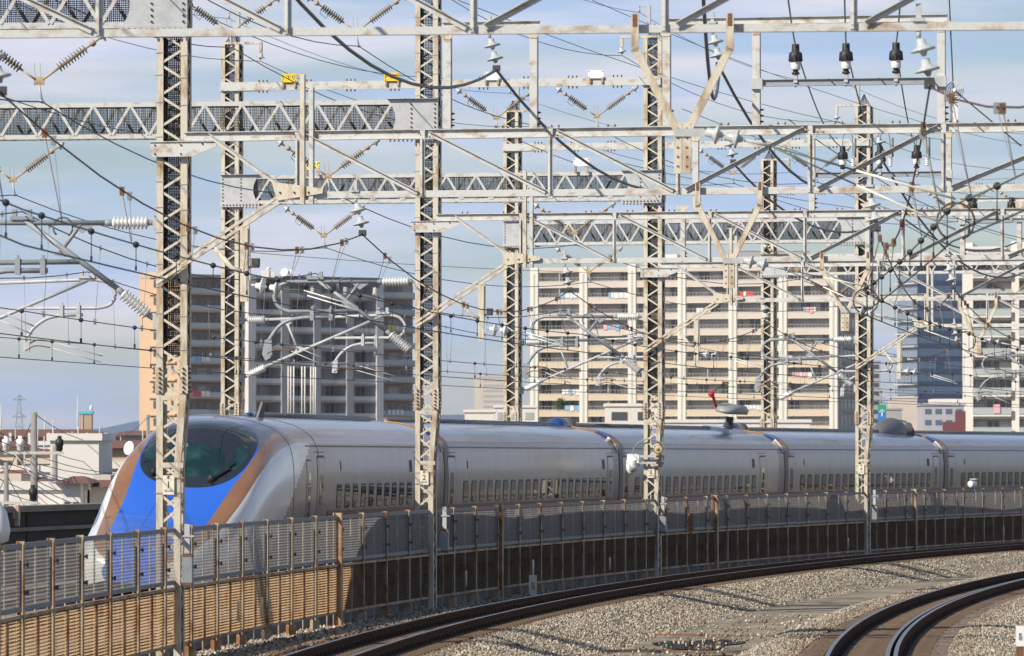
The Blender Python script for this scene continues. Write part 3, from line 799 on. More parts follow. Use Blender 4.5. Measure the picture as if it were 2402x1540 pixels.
# ================================================================== cantilevers
def white_rod(p, q):
    b = MB(); p = Vector(p); q = Vector(q); d = (q - p).normalized(); Ln = (q - p).length
    b.lathe(p, d, [(0, .035), (.10, .05), (.13, .05)], 12, 1); b.lathe(p + d * 0.12, d, shed_prof(Ln - 0.27, max(6, int((Ln - .27) / .062)), 0.066, 0.118), 14, 0); b.lathe(q - d * .15, d, [(0, .06), (.11, .055), (.15, .03)], 12, 1)
    return b.mesh('ribbed_insulator', ['whiteins', 'galvdark'])
def bend(pts, n=6):
    # rounded polyline (Catmull-Rom)
    P = [Vector(p) for p in pts]; out = []
    for i in range(len(P) - 1):
        p0, p1, p2, p3 = P[max(i - 1, 0)], P[i], P[i + 1], P[min(i + 2, len(P) - 1)]
        for k in range(n):
            t = k / n; out.append(0.5 * ((2 * p1) + (p2 - p0) * t + (2 * p0 - 5 * p1 + 4 * p2 - p3) * t * t + (3 * p1 - p0 - 3 * p2 + p3) * t ** 3))
    return out + [P[-1]]
def V3(u, h, y=0.0): return (u, y, zc(h))
def cant_near():
    parts = []
    parts.append(('ribbed_insulator', white_rod(V3(-0.33, 4.02), V3(-1.22, 4.02))))
    parts.append(('ribbed_insulator', white_rod(V3(-0.36, 2.36), V3(-1.00, 2.90))))
    b = MB(); b.tube([V3(-1.20, 4.02), V3(-3.2, 4.03)] + bend([V3(-3.25, 4.03), V3(-3.5, 3.93), V3(-3.62, 3.69), V3(-3.5, 3.44), V3(-3.25, 3.34)]) + [V3(-1.62, 3.35)], .045, 8); parts.append(('loop_tube', b.mesh('loop_tube', 'galvdark')))
    b = MB(); b.tube([V3(-2.62, 4.08), V3(-0.97, 2.88)], .05, 8); parts.append(('diagonal_tube', b.mesh('diagonal_tube', 'galvdark')))
    b = MB(); b.tube([V3(-1.95, 3.56), V3(-1.62, 4.0)], .035, 8); b.plate([(-2.1, zc(3.46)), (-1.75, zc(3.42)), (-1.9, zc(3.62))], -.02, .02); b.plate([(-1.8, zc(3.98)), (-1.4, zc(3.98)), (-1.6, zc(3.84))], -.02, .02); parts.append(('brace', b.mesh('brace', 'galvdark')))
    b = MB(); b.tube([V3(-2.2, 3.2)] + bend([V3(-2.9, 3.2), V3(-3.25, 3.14), V3(-3.52, 2.98), V3(-3.74, 2.68)]), .045, 8); b.plate([(-3.84, zc(2.68)), (-3.68, zc(2.72)), (-3.66, zc(2.3)), (-3.82, zc(2.2)), (-3.9, zc(2.35))], -.03, .03); parts.append(('steady_arm', b.mesh('steady_arm', 'galvdark')))
    for u in (-2.28, -2.72): b = MB(); b.box((u - .045, -.07, zc(3.13)), (u + .045, .07, zc(3.41))); b.box((u - .02, -.03, zc(3.41)), (u + .02, .03, zc(3.47))); parts.append(('clamp', b.mesh('clamp', 'galvdark')))
    b = MB(); b.box((-2.85, -.08, zc(4.08)), (-2.45, .08, zc(4.14))); b.box((-2.82, -.05, zc(4.14)), (-2.74, .05, zc(4.26))); b.box((-2.56, -.05, zc(4.14)), (-2.48, .05, zc(4.26))); parts.append(('messenger_saddle', b.mesh('messenger_saddle', 'galvdark')))
    for dz, y in ((0.0, -0.1), (0.14, 0.1)):
        b = MB(); b.tube(bend([V3(-3.76, 2.36 + dz, y), V3(-3.55, 2.46 + dz, y), V3(-3.2, 2.42 + dz, y)]), .016, 6, 1); b.tube([V3(-3.2, 2.42 + dz, y), V3(-2.45, 2.10 + dz, y)], .013, 6); parts.append(('pull_off_rod', b.mesh('pull_off_rod', ['creamgrey', 'rust'])))
    b = MB(); b.tube([V3(-1.87 + .17 * math.cos(a), 3.93 + .17 * math.sin(a), -.4) for a in np.linspace(-1.0, 4.0, 16)], .018, 6); parts.append(('jumper_loop', b.mesh('jumper_loop', 'cable')))
    b = MB(); b.box((-0.36, -.07, zc(3.9)), (-0.25, .07, zc(4.14))); b.box((-0.36, -.07, zc(2.2)), (-0.25, .07, zc(2.46))); parts.append(('mast_hinge', b.mesh('mast_hinge', 'galv')))
    return parts
def cant_far():
    parts = []
    parts.append(('ribbed_insulator', white_rod(V3(0.38, 3.98), V3(1.15, 3.99))))
    parts.append(('ribbed_insulator', white_rod(V3(0.36, 2.30), V3(1.13, 2.66))))
    b = MB(); b.tube([V3(1.12, 3.99), V3(4.5, 4.10)] + bend([V3(4.75, 4.10), V3(5.05, 4.02), V3(5.22, 3.76), V3(5.1, 3.52), V3(4.8, 3.44)]) + [V3(3.1, 3.44)], .043, 8); parts.append(('loop_tube', b.mesh('loop_tube', 'galv')))
    b = MB(); b.tube([V3(1.1, 2.65), V3(4.55, 4.08)], .045, 8); parts.append(('diagonal_tube', b.mesh('diagonal_tube', 'galv')))
    b = MB(); b.tube([V3(1.65, 3.92), V3(2.02, 3.05)], .035, 8); b.plate([(1.45, zc(3.97)), (1.85, zc(3.97)), (1.7, zc(3.78))], -.02, .02); b.plate([(1.85, zc(3.0)), (2.2, zc(3.14)), (2.0, zc(3.22))], -.02, .02); parts.append(('brace', b.mesh('brace', 'galv')))
    b = MB(); b.tube([V3(4.45, 3.28)] + bend([V3(3.95, 3.28), V3(3.6, 3.2), V3(3.3, 3.0), V3(3.12, 2.76)]), .043, 8); b.plate([(3.04, zc(2.76)), (3.2, zc(2.80)), (3.18, zc(2.42)), (3.02, zc(2.42))], -.03, .03); parts.append(('steady_arm', b.mesh('steady_arm', 'galv')))
    for u in (3.95, 4.35): b = MB(); b.box((u - .045, -.07, zc(3.21)), (u + .045, .07, zc(3.51))); b.box((u - .02, -.03, zc(3.51)), (u + .02, .03, zc(3.57))); parts.append(('clamp', b.mesh('clamp', 'galv')))
    b = MB(); b.box((4.35, -.08, zc(4.13)), (4.75, .08, zc(4.19))); b.box((4.38, -.05, zc(4.19)), (4.46, .05, zc(4.32))); b.box((4.64, -.05, zc(4.19)), (4.72, .05, zc(4.32))); parts.append(('messenger_saddle', b.mesh('messenger_saddle', 'galv')))
    for dz, y in ((0.0, -0.1), (0.14, 0.1)):
        b = MB(); b.tube(bend([V3(3.1, 2.44 + dz, y), V3(3.35, 2.56 + dz, y), V3(3.7, 2.52 + dz, y)]), .016, 6, 1); b.tube([V3(3.7, 2.52 + dz, y), V3(4.9, 2.18 + dz, y)], .013, 6); parts.append(('pull_off_rod', b.mesh('pull_off_rod', ['creamgrey', 'rust'])))
    b = MB(); b.box((0.25, -.07, zc(3.86)), (0.38, .07, zc(4.1))); b.box((0.25, -.07, zc(2.16)), (0.38, .07, zc(2.42))); parts.append(('mast_hinge', b.mesh('mast_hinge', 'galv')))
    return parts
CN, CF = cant_near(), cant_far()
nl = {1: 'grey tube cantilever with white insulators, left of mast 1', 2: 'grey tube cantilever with white insulators, left of mast 2 before the brown block', 3: 'grey tube cantilever with white insulators, left of mast 3 before the cream block', 4: 'grey tube cantilever with white insulators, left of mast 4', 5: 'grey tube cantilever looping in front of the right-hand white block'}
for n in (1, 2, 3, 4, 5):
    t = empty('cantilever', (PL[n].o.x, PL[n].o.y, 0), PL[n].rot); tag(t, nl[n], 'cantilever', 'overhead line cantilevers')
    for nm, me in CN: put(nm, me, t)
fl = {2: 'pale tube cantilever entering from the left edge below mast 1 insulators', 3: 'pale tube cantilever reaching over the train from the mast by the brown block', 4: 'pale tube cantilever reaching right across the cream block windows', 5: 'pale tube cantilever farthest off, near the glass tower'}
for n in (2, 3, 4, 5):
    t = empty('cantilever', (FARP[n].o.x, FARP[n].o.y, 0), FARP[n].rot); tag(t, fl[n], 'cantilever', 'overhead line cantilevers')
    for nm, me in CF: put(nm, me, t)
# ================================================================== cross frames over the near tracks
PLT = PL
PL = [Plane(n, RM, MAST_PHI[n]) for n in range(6)]      # the frames stand slightly skewed to the track
for n, dd_ in enumerate((5.0, 7.0, 5.0, 4.5, 4.0, 3.0)):
    PL[n].phi += R_(dd_); PL[n].rot = (0, 0, -PL[n].phi)
ZFT, ZFB = zc(5.56), zc(4.40)   # top of top chord, bottom of bottom chord
IB = [(-0.07, 0.0), (0.07, 0.0), (0.07, -0.014), (0.008, -0.014), (0.008, -0.15), (0.07, -0.15), (0.07, -0.164), (-0.07, -0.164), (-0.07, -0.15), (-0.008, -0.15), (-0.008, -0.014), (-0.07, -0.014)]
CHN = [(-0.05, 0.0), (0.05, 0.0), (0.05, 0.115), (0.04, 0.115), (0.04, 0.01), (-0.05, 0.01)]
FLEN = 16.2
def frame(n, verts, switch, x0, label, extras=True):
    P_ = PL[n]
    t = empty('cross_frame', (P_.o.x, P_.o.y, 0.32 if n == 0 else 0), P_.rot); tag(t, label, 'frame', 'steel cross frames over the near tracks')
    y = -0.33
    b = MB(); b.prof((x0, y, ZFT), (FLEN, y, ZFT), IB, (0, 0, 1)); b.obj('top_chord', 'creamgrey', t)
    b = MB(); b.prof((x0 + (1.9 if extras else 0), y, ZFB), (FLEN, y, ZFB), [(a_, c_ * (1 if extras else .78)) for a_, c_ in CHN], (0, 0, 1)); b.obj('bottom_chord', 'creamgrey', t)
    for v in verts:
        b = MB(); b.box((v - 0.042, y - 0.065, ZFB + 0.02), (v + 0.042, y - 0.055, ZFT - 0.02)); b.box((v - 0.004, y - 0.105, ZFB + 0.03), (v + 0.006, y - 0.0655, ZFT - 0.16)); b.obj('vertical', 'creamgrey', t)
    vv = [x0 + 0.35] + verts + [FLEN]
    for i in range(len(vv) - 1):
        a, c = vv[i], vv[i + 1]
        if c - a < 0.6: continue
        if a < switch - 0.3: p, q = (a + 0.12, y - 0.075, ZFT - 0.07), (c - 0.08, y - 0.075, ZFB + 0.07)
        else: p, q = (a + 0.12, y - 0.075, ZFB + 0.07), (c - 0.10, y - 0.075, ZFT - 0.07)
        b = MB(); b.beam(p, q, 0.075, 0.010); b.beam((p[0], p[1] - .035, p[2] + .034), (q[0], q[1] - .035, q[2] + .034), 0.010, 0.06); b.obj('diagonal', 'creamgrey', t)
    pts = []
    for v in verts:
        for dx in (-0.06, 0.06, 0.16): pts.append((v + dx, y - 0.074, ZFT - 0.07))
        pts.append((v, y - 0.07, ZFB + 0.06))
    bolts(t, pts, r=0.016, h=0.02)
    tb = []
    for i in range(16): tb += [(0.9 + i * 0.97, y - .03, ZFT), (1.02 + i * 0.97, y - .03, ZFT)]
    bolts(t, tb, (0, 0, 1), 0.02, 0.03, name='flange_bolts')
    if extras:
        b = MB(); b.box((-0.32, -0.37, ZFT - 0.42), (0.42, -0.345, ZFT - 0.16)); b.plate([(0.42, ZFT - 0.16), (0.85, ZFT - 0.16), (0.85, ZFT - 0.25), (0.42, ZFT - 0.42)], -0.37, -0.345); b.box((-0.34, -0.40, ZFT - 0.17), (0.85, -0.33, ZFT - 0.155)); o = b.obj('mast_bracket', 'creamgrey', t)
        bolts(o, [(-0.24, -0.37, ZFT - .22), (-.24, -.37, ZFT - .37), (.22, -.37, ZFT - .37), (.22, -.37, ZFT - .22), (.6, -.37, ZFT - .2)], r=0.016, h=0.02)
        # knee brace with a drop post
        p, q = Vector((-0.2, -0.40, zc(3.02))), Vector((2.15, -0.40, zc(4.50)))
        for dz, nm in ((0.055, 'knee_brace'), (-0.055, 'knee_brace')):
            b = MB(); b.beam(p + Vector((0, 0, dz)), q + Vector((0, 0, dz)), 0.05, 0.06); b.obj(nm, 'cream', t)
        b = MB(); b.plate([(1.85, zc(4.68)), (2.2, zc(4.64)), (2.75, zc(4.56)), (2.75, zc(4.48)), (2.2, zc(4.40)), (1.95, zc(4.36))], -0.46, -0.435); o = b.obj('corner_plate', 'cream', t)
        bolts(o, [(2.0, -.46, zc(4.5)), (2.25, -.46, zc(4.5)), (2.5, -.46, zc(4.5))], r=0.018, h=0.02)
        b = MB(); b.beam((1.37, -0.47, zc(3.9)), (1.37, -0.47, zc(2.64)), 0.13, 0.04, (0, 1, 0)); b.beam((1.44, -0.43, zc(3.95)), (1.46, -0.43, zc(3.0)), 0.03, 0.06); b.obj('drop_post', 'cream', t)
        b = MB(); b.tube([(0.86, -.47, zc(3.56)), (1.15, -.47, zc(3.22)), (1.32, -.47, zc(3.16))], .045, 6); b.obj('drop_stay', 'cream', t)
        b = MB(); b.box((1.44, -.5, zc(3.22)), (1.6, -.3, zc(3.25))); b.box((1.5, -.48, zc(3.25)), (1.62, -.34, zc(3.38))); b.obj('lamp_bracket', 'wire', t)
        b = MB(); b.box((2.36, -0.50, zc(4.30)), (2.435, -0.49, zc(6.5))); b.box((2.425, -0.4895, zc(4.30)), (2.435, -0.40, zc(6.5))); b.box((2.28, -.50, zc(6.5)), (2.435, -.42, zc(6.52))); b.obj('twin_post', 'cream', t)
        b = MB(); b.box((2.50, -0.44, zc(4.30)), (2.575, -0.43, zc(6.3))); b.box((2.565, -0.4295, zc(4.30)), (2.575, -0.33, zc(6.3))); b.obj('twin_post', 'creamgrey', t)
    return t
V1 = [2.29, 4.48, 6.70, 8.90, 11.15, 13.40]
frame(0, [3.0, 5.15, 7.25, 9.4, 11.5, 13.6], 7.25, 0.3, 'near blurred cross frame along the top edge of the picture', False)
frame(1, V1, 8.9, 0.27, 'cross frame bolted to mast 1, running right across the picture')
frame(2, V1, 8.9, 0.27, 'cross frame bolted to mast 2, above the cream apartment block')
frame(3, V1, 8.9, 0.27, 'cross frame bolted to mast 3, in front of the cream block')
frame(4, V1, 8.9, 0.27, 'cross frame bolted to mast 4, in front of the glass tower')

# ---- V hangers with horizontal discs
def vhang():
    out = []
    b = MB()
    for sd in (-1, 1):
        b.beam((sd * 0.53, -0.47, ZFB + 0.2), (sd * 0.53, -0.47, ZFB - 0.22), 0.085, 0.05); b.beam((sd * 0.53, -0.47, ZFB - 0.18), (sd * 0.05, -0.47, ZFB - 1.12), 0.085, 0.05)
    out.append(('v_arms', b.mesh('v_arms', 'cream')))
    b = MB(); b.box((-0.095, -0.50, ZFB - 1.58), (-0.004, -0.44, ZFB - 1.02)); b.box((0.004, -0.50, ZFB - 1.58), (0.095, -0.44, ZFB - 1.02)); out.append(('splice_plate', b.mesh('splice_plate', 'cream')))
    b = MB()
    for i in range(5):
        for sx in (-.05, .05): b.lathe((sx, -.50, ZFB - 1.08 - i * .105), (0, -1, 0), [(0, .014), (.01, .011)], 8, 0)
    out.append(('bolt_holes', b.mesh('bolt_holes', 'rust')))
    b = MB(); b.box((-0.09, -.52, ZFB - 1.17), (0.25, -.50, ZFB - 1.08)); d = Vector((1, 0, -0.22)); p = Vector((0.36, -.51, ZFB - 1.14)); disc(b, p, d, 0.115, 1); disc(b, p + d * 0.22, d, 0.115, 1); b.tube([p + d * .33, p + d * .62], .022, 6); out.append(('pull_insulator', b.mesh('pull_insulator', ['galv', 'greyins'])))
    b = MB()
    for sd in (-1, 1): b.box((sd * .53 - .025, -.50, ZFB + 0.06), (sd * .53 + .025, -.33, ZFB + .20))
    out.append(('hook', b.mesh('hook', 'rust')))
    return out
VH = vhang()
vl = {0: 'large blurred cream V hanger at the top, nearest the camera', 1: 'cream V hanger under the frame of mast 1, over the cream block', 2: 'cream V hanger under the frame of mast 2, overlapping mast 4', 3: 'cream V hanger in front of the white block at the right edge'}
VX = {0: 9.6, 1: 9.78, 2: 9.83, 3: 9.6}
for n in (0, 1, 2, 3):
    P_ = PL[n]; t = empty('v_hanger', P_.w(VX[n], 0, 0.32 if n == 0 else 0), P_.rot); tag(t, vl[n], 'hanger', 'cream V hangers')
    for nm, me in VH:
        o = put(nm, me, t)
        if nm == 'bolt_holes': o['kind'] = 'stuff'

# ---- double disc insulators holding messenger wires and cables
def dd():
    out = []
    b = MB(); b.box((-.03, -.03, 0.02), (.03, .03, .30)); b.box((-.07, -.07, .10), (.07, .07, .14)); b.tube([(0, 0, 0.0), (0, 0, -.08)], .03, 6); out.append(('hook', b.mesh('hook', 'galv')))
    d = Vector((0.22, 0, -1)).normalized()
    for k in range(2):
        b = MB(); disc(b, d * (0.19 + k * 0.23), d, 0.145); out.append(('disc', b.mesh('disc', 'greyins')))
    b = MB(); e = d * .56; b.tube([e, e + d * .05], .02, 6); b.tube([e + Vector((0, -.16, -.08)), e + Vector((0, .16, -.08))], .025, 6); b.box((e.x - .06, -.04, e.z - .1), (e.x + .06, .04, e.z)); out.append(('clamp', b.mesh('clamp', 'wire')))
    return out, e + Vector((0, 0, -.08))
DD, DDE = dd()
def double_disc(n, lx, z, label):
    P_ = PL[n]; t = empty('disc_insulator', P_.w(lx, -0.34, z), P_.rot); tag(t, label, 'insulator', 'grey double disc insulators')
    for nm, me in DD: put(nm, me, t)
    return P_.w(lx + DDE.x, -0.34, z + DDE.z)
MS = {}   # messenger points of the two near tracks
pos = {0: 'the nearest frame, top left corner', 1: 'the frame of mast 1', 2: 'the frame of mast 2', 3: 'the frame of mast 3', 4: 'the frame of mast 4'}
for n, lx in ((0, 1.75), (1, 3.30), (2, 3.30), (3, 3.30), (4, 3.3)): MS[(1, n)] = double_disc(n, lx, ZFB + (.32 if n == 0 else 0), 'grey double disc insulator below %s, mast end' % pos[n])
for n, lx in ((0, 12.22), (1, 12.15), (2, 12.15), (3, 12.15)): MS[(2, n)] = double_disc(n, lx, ZFB + (.32 if n == 0 else 0), 'grey double disc insulator below %s, toward the right' % (pos[n] if n else 'the nearest frame at the top right'))

# ---- gantries on the frames
def gantry(n, posts, spans, zt, label):
    P_ = PL[n]; t = empty('feeder_gantry', (P_.o.x, P_.o.y, 0), P_.rot); tag(t, label, 'gantry', 'feeder gantries standing on the frames')
    for x in posts:
        b = MB(); b.box((x - 0.065, -0.40, ZFT + 0.004), (x + 0.065, -0.388, zt - 0.02)); b.box((x + 0.053, -0.387, ZFT + 0.004), (x + 0.065, -0.27, zt - 0.02)); o = b.obj('post', 'creamgrey', t)
        bolts(o, [(x + .066, -.33, ZFT + .06 + i * .1) for i in range(3)], (1, 0, 0), .022, .035)
        b = MB(); b.plate([(x - 0.2, zt - .02), (x + .2, zt - .02), (x + .06, zt - .2), (x - .06, zt - .2)], -0.412, -0.402); b.obj('knee_plate', 'cream', t)
    for a, c in spans:
        b = MB(); b.prof((a - .1, -0.33, zt + .1), (c + .1, -0.33, zt + .1), [(x * .8, z * .72) for x, z in IB], (0, 0, 1)); b.obj('beam', 'creamgrey', t)
    return t
def lat(n, x): return PL[n].lx(x)
g1 = gantry(1, [lat(1, 1060), lat(1, 1262), lat(1, 1573), lat(1, 1783), lat(1, 2216)], [(lat(1, 1060), lat(1, 1262)), (lat(1, 1573), lat(1, 2216))], zc(7.28), 'feeder gantry standing on the frame of mast 1')
g2 = gantry(2, [lat(2, 1640), lat(2, 1912), lat(2, 2232)], [(lat(2, 1640), lat(2, 2232))], zc(7.35), 'feeder gantry standing on the frame of mast 2')
g3 = gantry(3, [lat(3, 1610), lat(3, 2042), lat(3, 2265), lat(3, 2398)], [(lat(3, 2265), lat(3, 2420))], zc(7.2), 'feeder gantry standing on the frame of mast 3')
def termination(n, lx, z, label, arrester=False):
    P_ = PL[n]; t = empty('cable_termination', P_.w(lx, -0.4, z), P_.rot); t.scale = (.66, .66, .72); tag(t, label, 'cable end', 'black-capped cable terminations')
    b = MB(); b.lathe((0, 0, 0.0), (0, 0, 1), [(0, .10), (.05, .10), (.05, .07), (.11, .07)], 12, 1); b.box((-.05, -.06, -.20), (.05, .06, 0), 2); b.tube([(0, 0, -.2), (0, 0, -.3)], .025, 6, 2); b.obj('base', ['black', 'black', 'galv'], t)
    b = MB(); b.lathe((0, 0, .112), (0, 0, 1), [(0, .115), (.01, .125), (.18, .125), (.2, .12)], 16); b.obj('porcelain_body', 'signwhite', t)
    b = MB(); b.lathe((0, 0, .30), (0, 0, 1), [(0, .17), (.01, .185), (.12, .175), (.2, .165), (.24, .10), (.40, .095), (.41, .085)], 14); b.box((-.03, -.21, .31), (.03, -.17, .45)); b.obj('cap', 'black', t)
    if arrester:
        b = MB(); b.lathe((0.36, 0, 0.05), (0, 0, 1), shed_prof(.32, 5, .05, .085), 12); b.obj('arrester', 'whiteins', t)
        b = MB(); b.tube(bend([(0, 0, .7), (.02, 0, 1.0), (.18, 0, 1.15), (.33, 0, 1.0), (.36, 0, .4)]), .014, 5); b.tube([(.44, 0, .35), (.44, 0, .95)], .035, 8); b.obj('lead', 'cable', t)
    return P_.w(lx, -0.4, z + .48)
TE = {}
for n, xs, yy, arr in ((1, (1876, 1994, 2111), 178, False), (2, (1985, 2072, 2158), 398, True), (3, (2291, 2380), 508, False)):
    P_ = PL[n]; zz = P_.p(xs[0], yy).z
    x0, x1 = {1: (lat(1, 1786), lat(1, 2216)), 2: (lat(2, 1912), lat(2, 2232)), 3: (lat(3, 2265), lat(3, 2420))}[n]
    t = empty('cable_bearer', (P_.o.x, P_.o.y, 0), P_.rot); tag(t, {1: 'grey bearer under the three large black-capped cable ends', 2: 'grey bearer under the smaller cable ends before mast 4', 3: 'grey bearer under a single cable end at the right edge'}[n], 'beam')
    b = MB(); b.prof((x0, -0.4, zz - .08), (x1, -0.4, zz - .08), [(x * .7, z * .7) for x, z in IB], (0, 0, 1)); b.obj('bearer', 'galvdark', t)
    for x in (x0, x1): b = MB(); b.box((x - .1, -.47, zz - .24), (x + .1, -.405, zz - .06)); b.obj('bracket', 'galv', t)
    for k, x in enumerate(xs):
        TE[(n, k)] = termination(n, lat(n, x), zz, ['black-capped cable end, %s on the bearer of the %s', ][0] % (('first', 'second', 'third')[k], {1: 'mast 1 gantry', 2: 'mast 2 gantry', 3: 'mast 3 gantry'}[n]), arr)

# ---- poles with earth wire
def earth_pole(P_, lx, z0, z1, label):
    t = empty('earth_wire_pole', P_.w(lx, 0.2, z0), P_.rot); tag(t, label, 'pole', 'earth wire poles on the mast tops')
    b = MB(); b.box((-.055, -.055, 0), (.055, .055, z1 - z0)); b.obj('pole', 'galv', t)
    b = MB(); b.box((-.3, -.05, z1 - z0 + .003), (.055, .05, z1 - z0 + .04)); b.tube([(-.28, 0, z1 - z0), (-.28, 0, z1 - z0 - .16)], .03, 6); b.obj('hook', 'galv', t)
    return P_.w(lx - .28, 0.2, z1 - .16)
EP = {}
EP['a'] = earth_pole(FARP[3], 0.12, zc(10.9), zc(13.0), 'pale earth wire pole on the mast by the brown block')
EP['b'] = earth_pole(PLT[3], -0.2, zc(11.2), zc(12.98), 'pale earth wire pole on top of mast 3')
EP['c'] = earth_pole(FARP[4], 0.12, zc(9.4), zc(12.9), 'pale earth wire pole on the mast by the cream block')
EP['d'] = earth_pole(PLT[4], -0.25, zc(11.2), zc(12.95), 'pale earth wire pole on top of mast 4')
EP['e'] = earth_pole(FARP[5], 0.12, zc(9.4), zc(12.9), 'pale earth wire pole on the farthest mast')
def top_arm(P_, sd, label):
    t = empty('top_arm', P_.w(0, -0.2, ZTOP), P_.rot); tag(t, label, 'bracket', 'insulator arms on the mast tops')
    b = MB(); b.box((min(sd * .95, -sd * .25), -.06, 0.004), (max(sd * .95, -sd * .25), .06, .07)); b.box((sd * .92 - .04, -.05, -.25), (sd * .92 + .04, .05, 0)); b.obj('arm', 'cream', t)
    b = MB(); d = Vector((-sd * .25, 0, -1)); disc(b, Vector((sd * .92, 0, -.36)), d, .13); b.obj('disc', 'greyins', t)
    return P_.w(sd * .9, -.2, ZTOP - .5)
TA = {}
for n, sd, P_, lab in ((3, 1, FARP[3], 'arm with one disc on the mast by the brown block'), (4, 1, FARP[4], 'arm with one disc on the mast by the cream block'), (5, 1, FARP[5], 'arm with one disc on the farthest mast'), (3, -1, PLT[3], 'arm with one disc on top of mast 3'), (4, -1, PLT[4], 'arm with one disc on top of mast 4')):
    TA[(n, sd)] = top_arm(P_, sd, 'steel ' + lab)

# ================================================================== wires
def span(a, b_, sag, n=10):
    a = Vector(a); b_ = Vector(b_); return [a.lerp(b_, i / n) - Vector((0, 0, 4 * sag * (i / n) * (1 - i / n))) for i in range(n)]
def run(name, pts, sags, r, m, label, cat='wire', group=None, seg=10):
    P_ = []
    for i in range(len(pts) - 1): P_ += span(pts[i], pts[i + 1], sags[i] if isinstance(sags, (list, tuple)) else sags, seg)
    P_.append(Vector(pts[-1]))
    b = MB(); b.tube(P_, r, 5)
    o = b.obj(name, m); tag(o, label, cat, group); return o
ext = Plane(0, RM, R_(-2.5)); far6 = Plane(0, RM, R_(23.3))
def along(lx, h, planes): return [P_.w(lx, -0.32, zc(h)) for P_ in planes]
ALLP = [ext] + PLT + [far6]
# feeders in the V insulators
run('feeder_wire', along(-2.25, 6.10, ALLP), 0.55, 0.013, 'cable', 'dark feeder wire through the truss V insulators close to the masts', group='feeder wires')
run('feeder_wire', along(-9.70, 6.07, ALLP), 0.55, 0.013, 'cable', 'dark feeder wire through the truss V insulators far from the masts', group='feeder wires')
run('feeder_wire', along(-1.58, 9.45, ALLP), 0.6, 0.012, 'cable', 'dark feeder wire through the upper V insulators close to the masts', group='feeder wires')
run('feeder_wire', along(-4.55, 9.45, ALLP), 0.6, 0.012, 'cable', 'dark feeder wire through the upper V insulators farther from the masts', group='feeder wires')
# earth wires
run('earth_wire', [ext.w(-0.5, 0.2, zc(13)), PLT[1].w(-.5, .2, zc(12.9)), PLT[2].w(-.5, .2, zc(12.9)), EP['b'], EP['d'], PLT[5].w(-.4, .2, zc(12.9)), far6.w(-.4, .2, zc(12.9))], 0.5, 0.009, 'wiregrey', 'thin earth wire strung over the tops of masts 3 and 4', group='earth wires')
run('earth_wire', [FARP[1].w(-.2, .2, zc(12.9)), FARP[2].w(-.2, .2, zc(12.9)), EP['a'], EP['c'], EP['e'], far6.w(-12.6, .2, zc(12.9))], 0.5, 0.009, 'wiregrey', 'thin earth wire strung over the masts behind the train', group='earth wires')
run('guard_wire', [FARP[2].w(.9, -.2, ZTOP - .5), TA[(3, 1)], TA[(4, 1)], TA[(5, 1)], far6.w(-11.7, 0, ZTOP - .5)], 0.6, 0.010, 'wire', 'thin wire on the single discs of the masts behind the train', group='earth wires')
run('guard_wire', [PL[1].w(-.9, -.2, ZTOP - .5), PL[2].w(-.9, -.2, ZTOP - .5), TA[(3, -1)], TA[(4, -1)], PL[5].w(-.9, -.2, ZTOP - .5)], 0.6, 0.010, 'wire', 'thin wire on the single discs on top of masts 3 and 4', group='earth wires')
# overhead lines of the express tracks
def catenary(lxc, lxm, hm, planes, lab, hc=2.13, ha=2.62, sag=0.55, mess='wire', aux='wiregreen', stag=0.0, drop=7):
    mp_ = [P_.w(lxm, 0, zc(hm)) for P_ in planes]; ap = [P_.w(lxc + (stag if i % 2 else -stag), 0, zc(ha)) for i, P_ in enumerate(planes)]; cp = [P_.w(lxc + (stag if i % 2 else -stag), 0, zc(hc)) for i, P_ in enumerate(planes)]
    m_ = run('messenger_wire', mp_, sag, 0.012, mess, 'upper messenger wire ' + lab, group='messenger wires')
    a_ = run('auxiliary_wire', ap, 0.06, 0.010, aux, 'middle auxiliary wire ' + lab, group='auxiliary wires')
    run('contact_wire', cp, 0.03, 0.010, 'wire', 'lowest contact wire ' + lab, group='contact wires')
    for i in range(len(planes) - 1):
        for k in range(drop):
            t = (k + 0.5) / drop
            p = mp_[i].lerp(mp_[i + 1], t) - Vector((0, 0, 4 * sag * t * (1 - t))); q = ap[i].lerp(ap[i + 1], t); q.z -= 4 * .06 * t * (1 - t)
            b = MB(); b.tube([p, q], .0045, 4); b.box((p.x - .02, p.y - .02, p.z - .05), (p.x + .02, p.y + .02, p.z + .05)); b.box((q.x - .025, q.y - .03, q.z - .05), (q.x + .025, q.y + .03, q.z + .06)); b.obj('dropper', mess if mess != 'wire' else 'wiregrey', m_)
        for k in range(drop):
            t = (k + 0.1 + .12 * (k % 3)) / drop
            q = ap[i].lerp(ap[i + 1], t); q.z -= 4 * .06 * t * (1 - t); c = cp[i].lerp(cp[i + 1], t)
            b = MB(); hd = (ap[i + 1] - ap[i]).normalized(); b.lathe(q - hd * .03, hd, [(0, .02), (.01, .044), (.035, .044), (.045, .02)], 10); b.tube([q, c], .005, 4); b.box((c.x - .02, c.y - .025, c.z - .01), (c.x + .02, c.y + .025, c.z + .07)); b.obj('hanger', 'wire', a_)
EXT = [ext] + PLT + [far6]
catenary(-2.75, -2.65, 4.22, EXT, 'directly over the express train', hc=2.08, ha=2.52)
catenary(-8.0, -8.05, 4.28, EXT, 'over the empty express track behind the train', hc=2.15, ha=2.60)
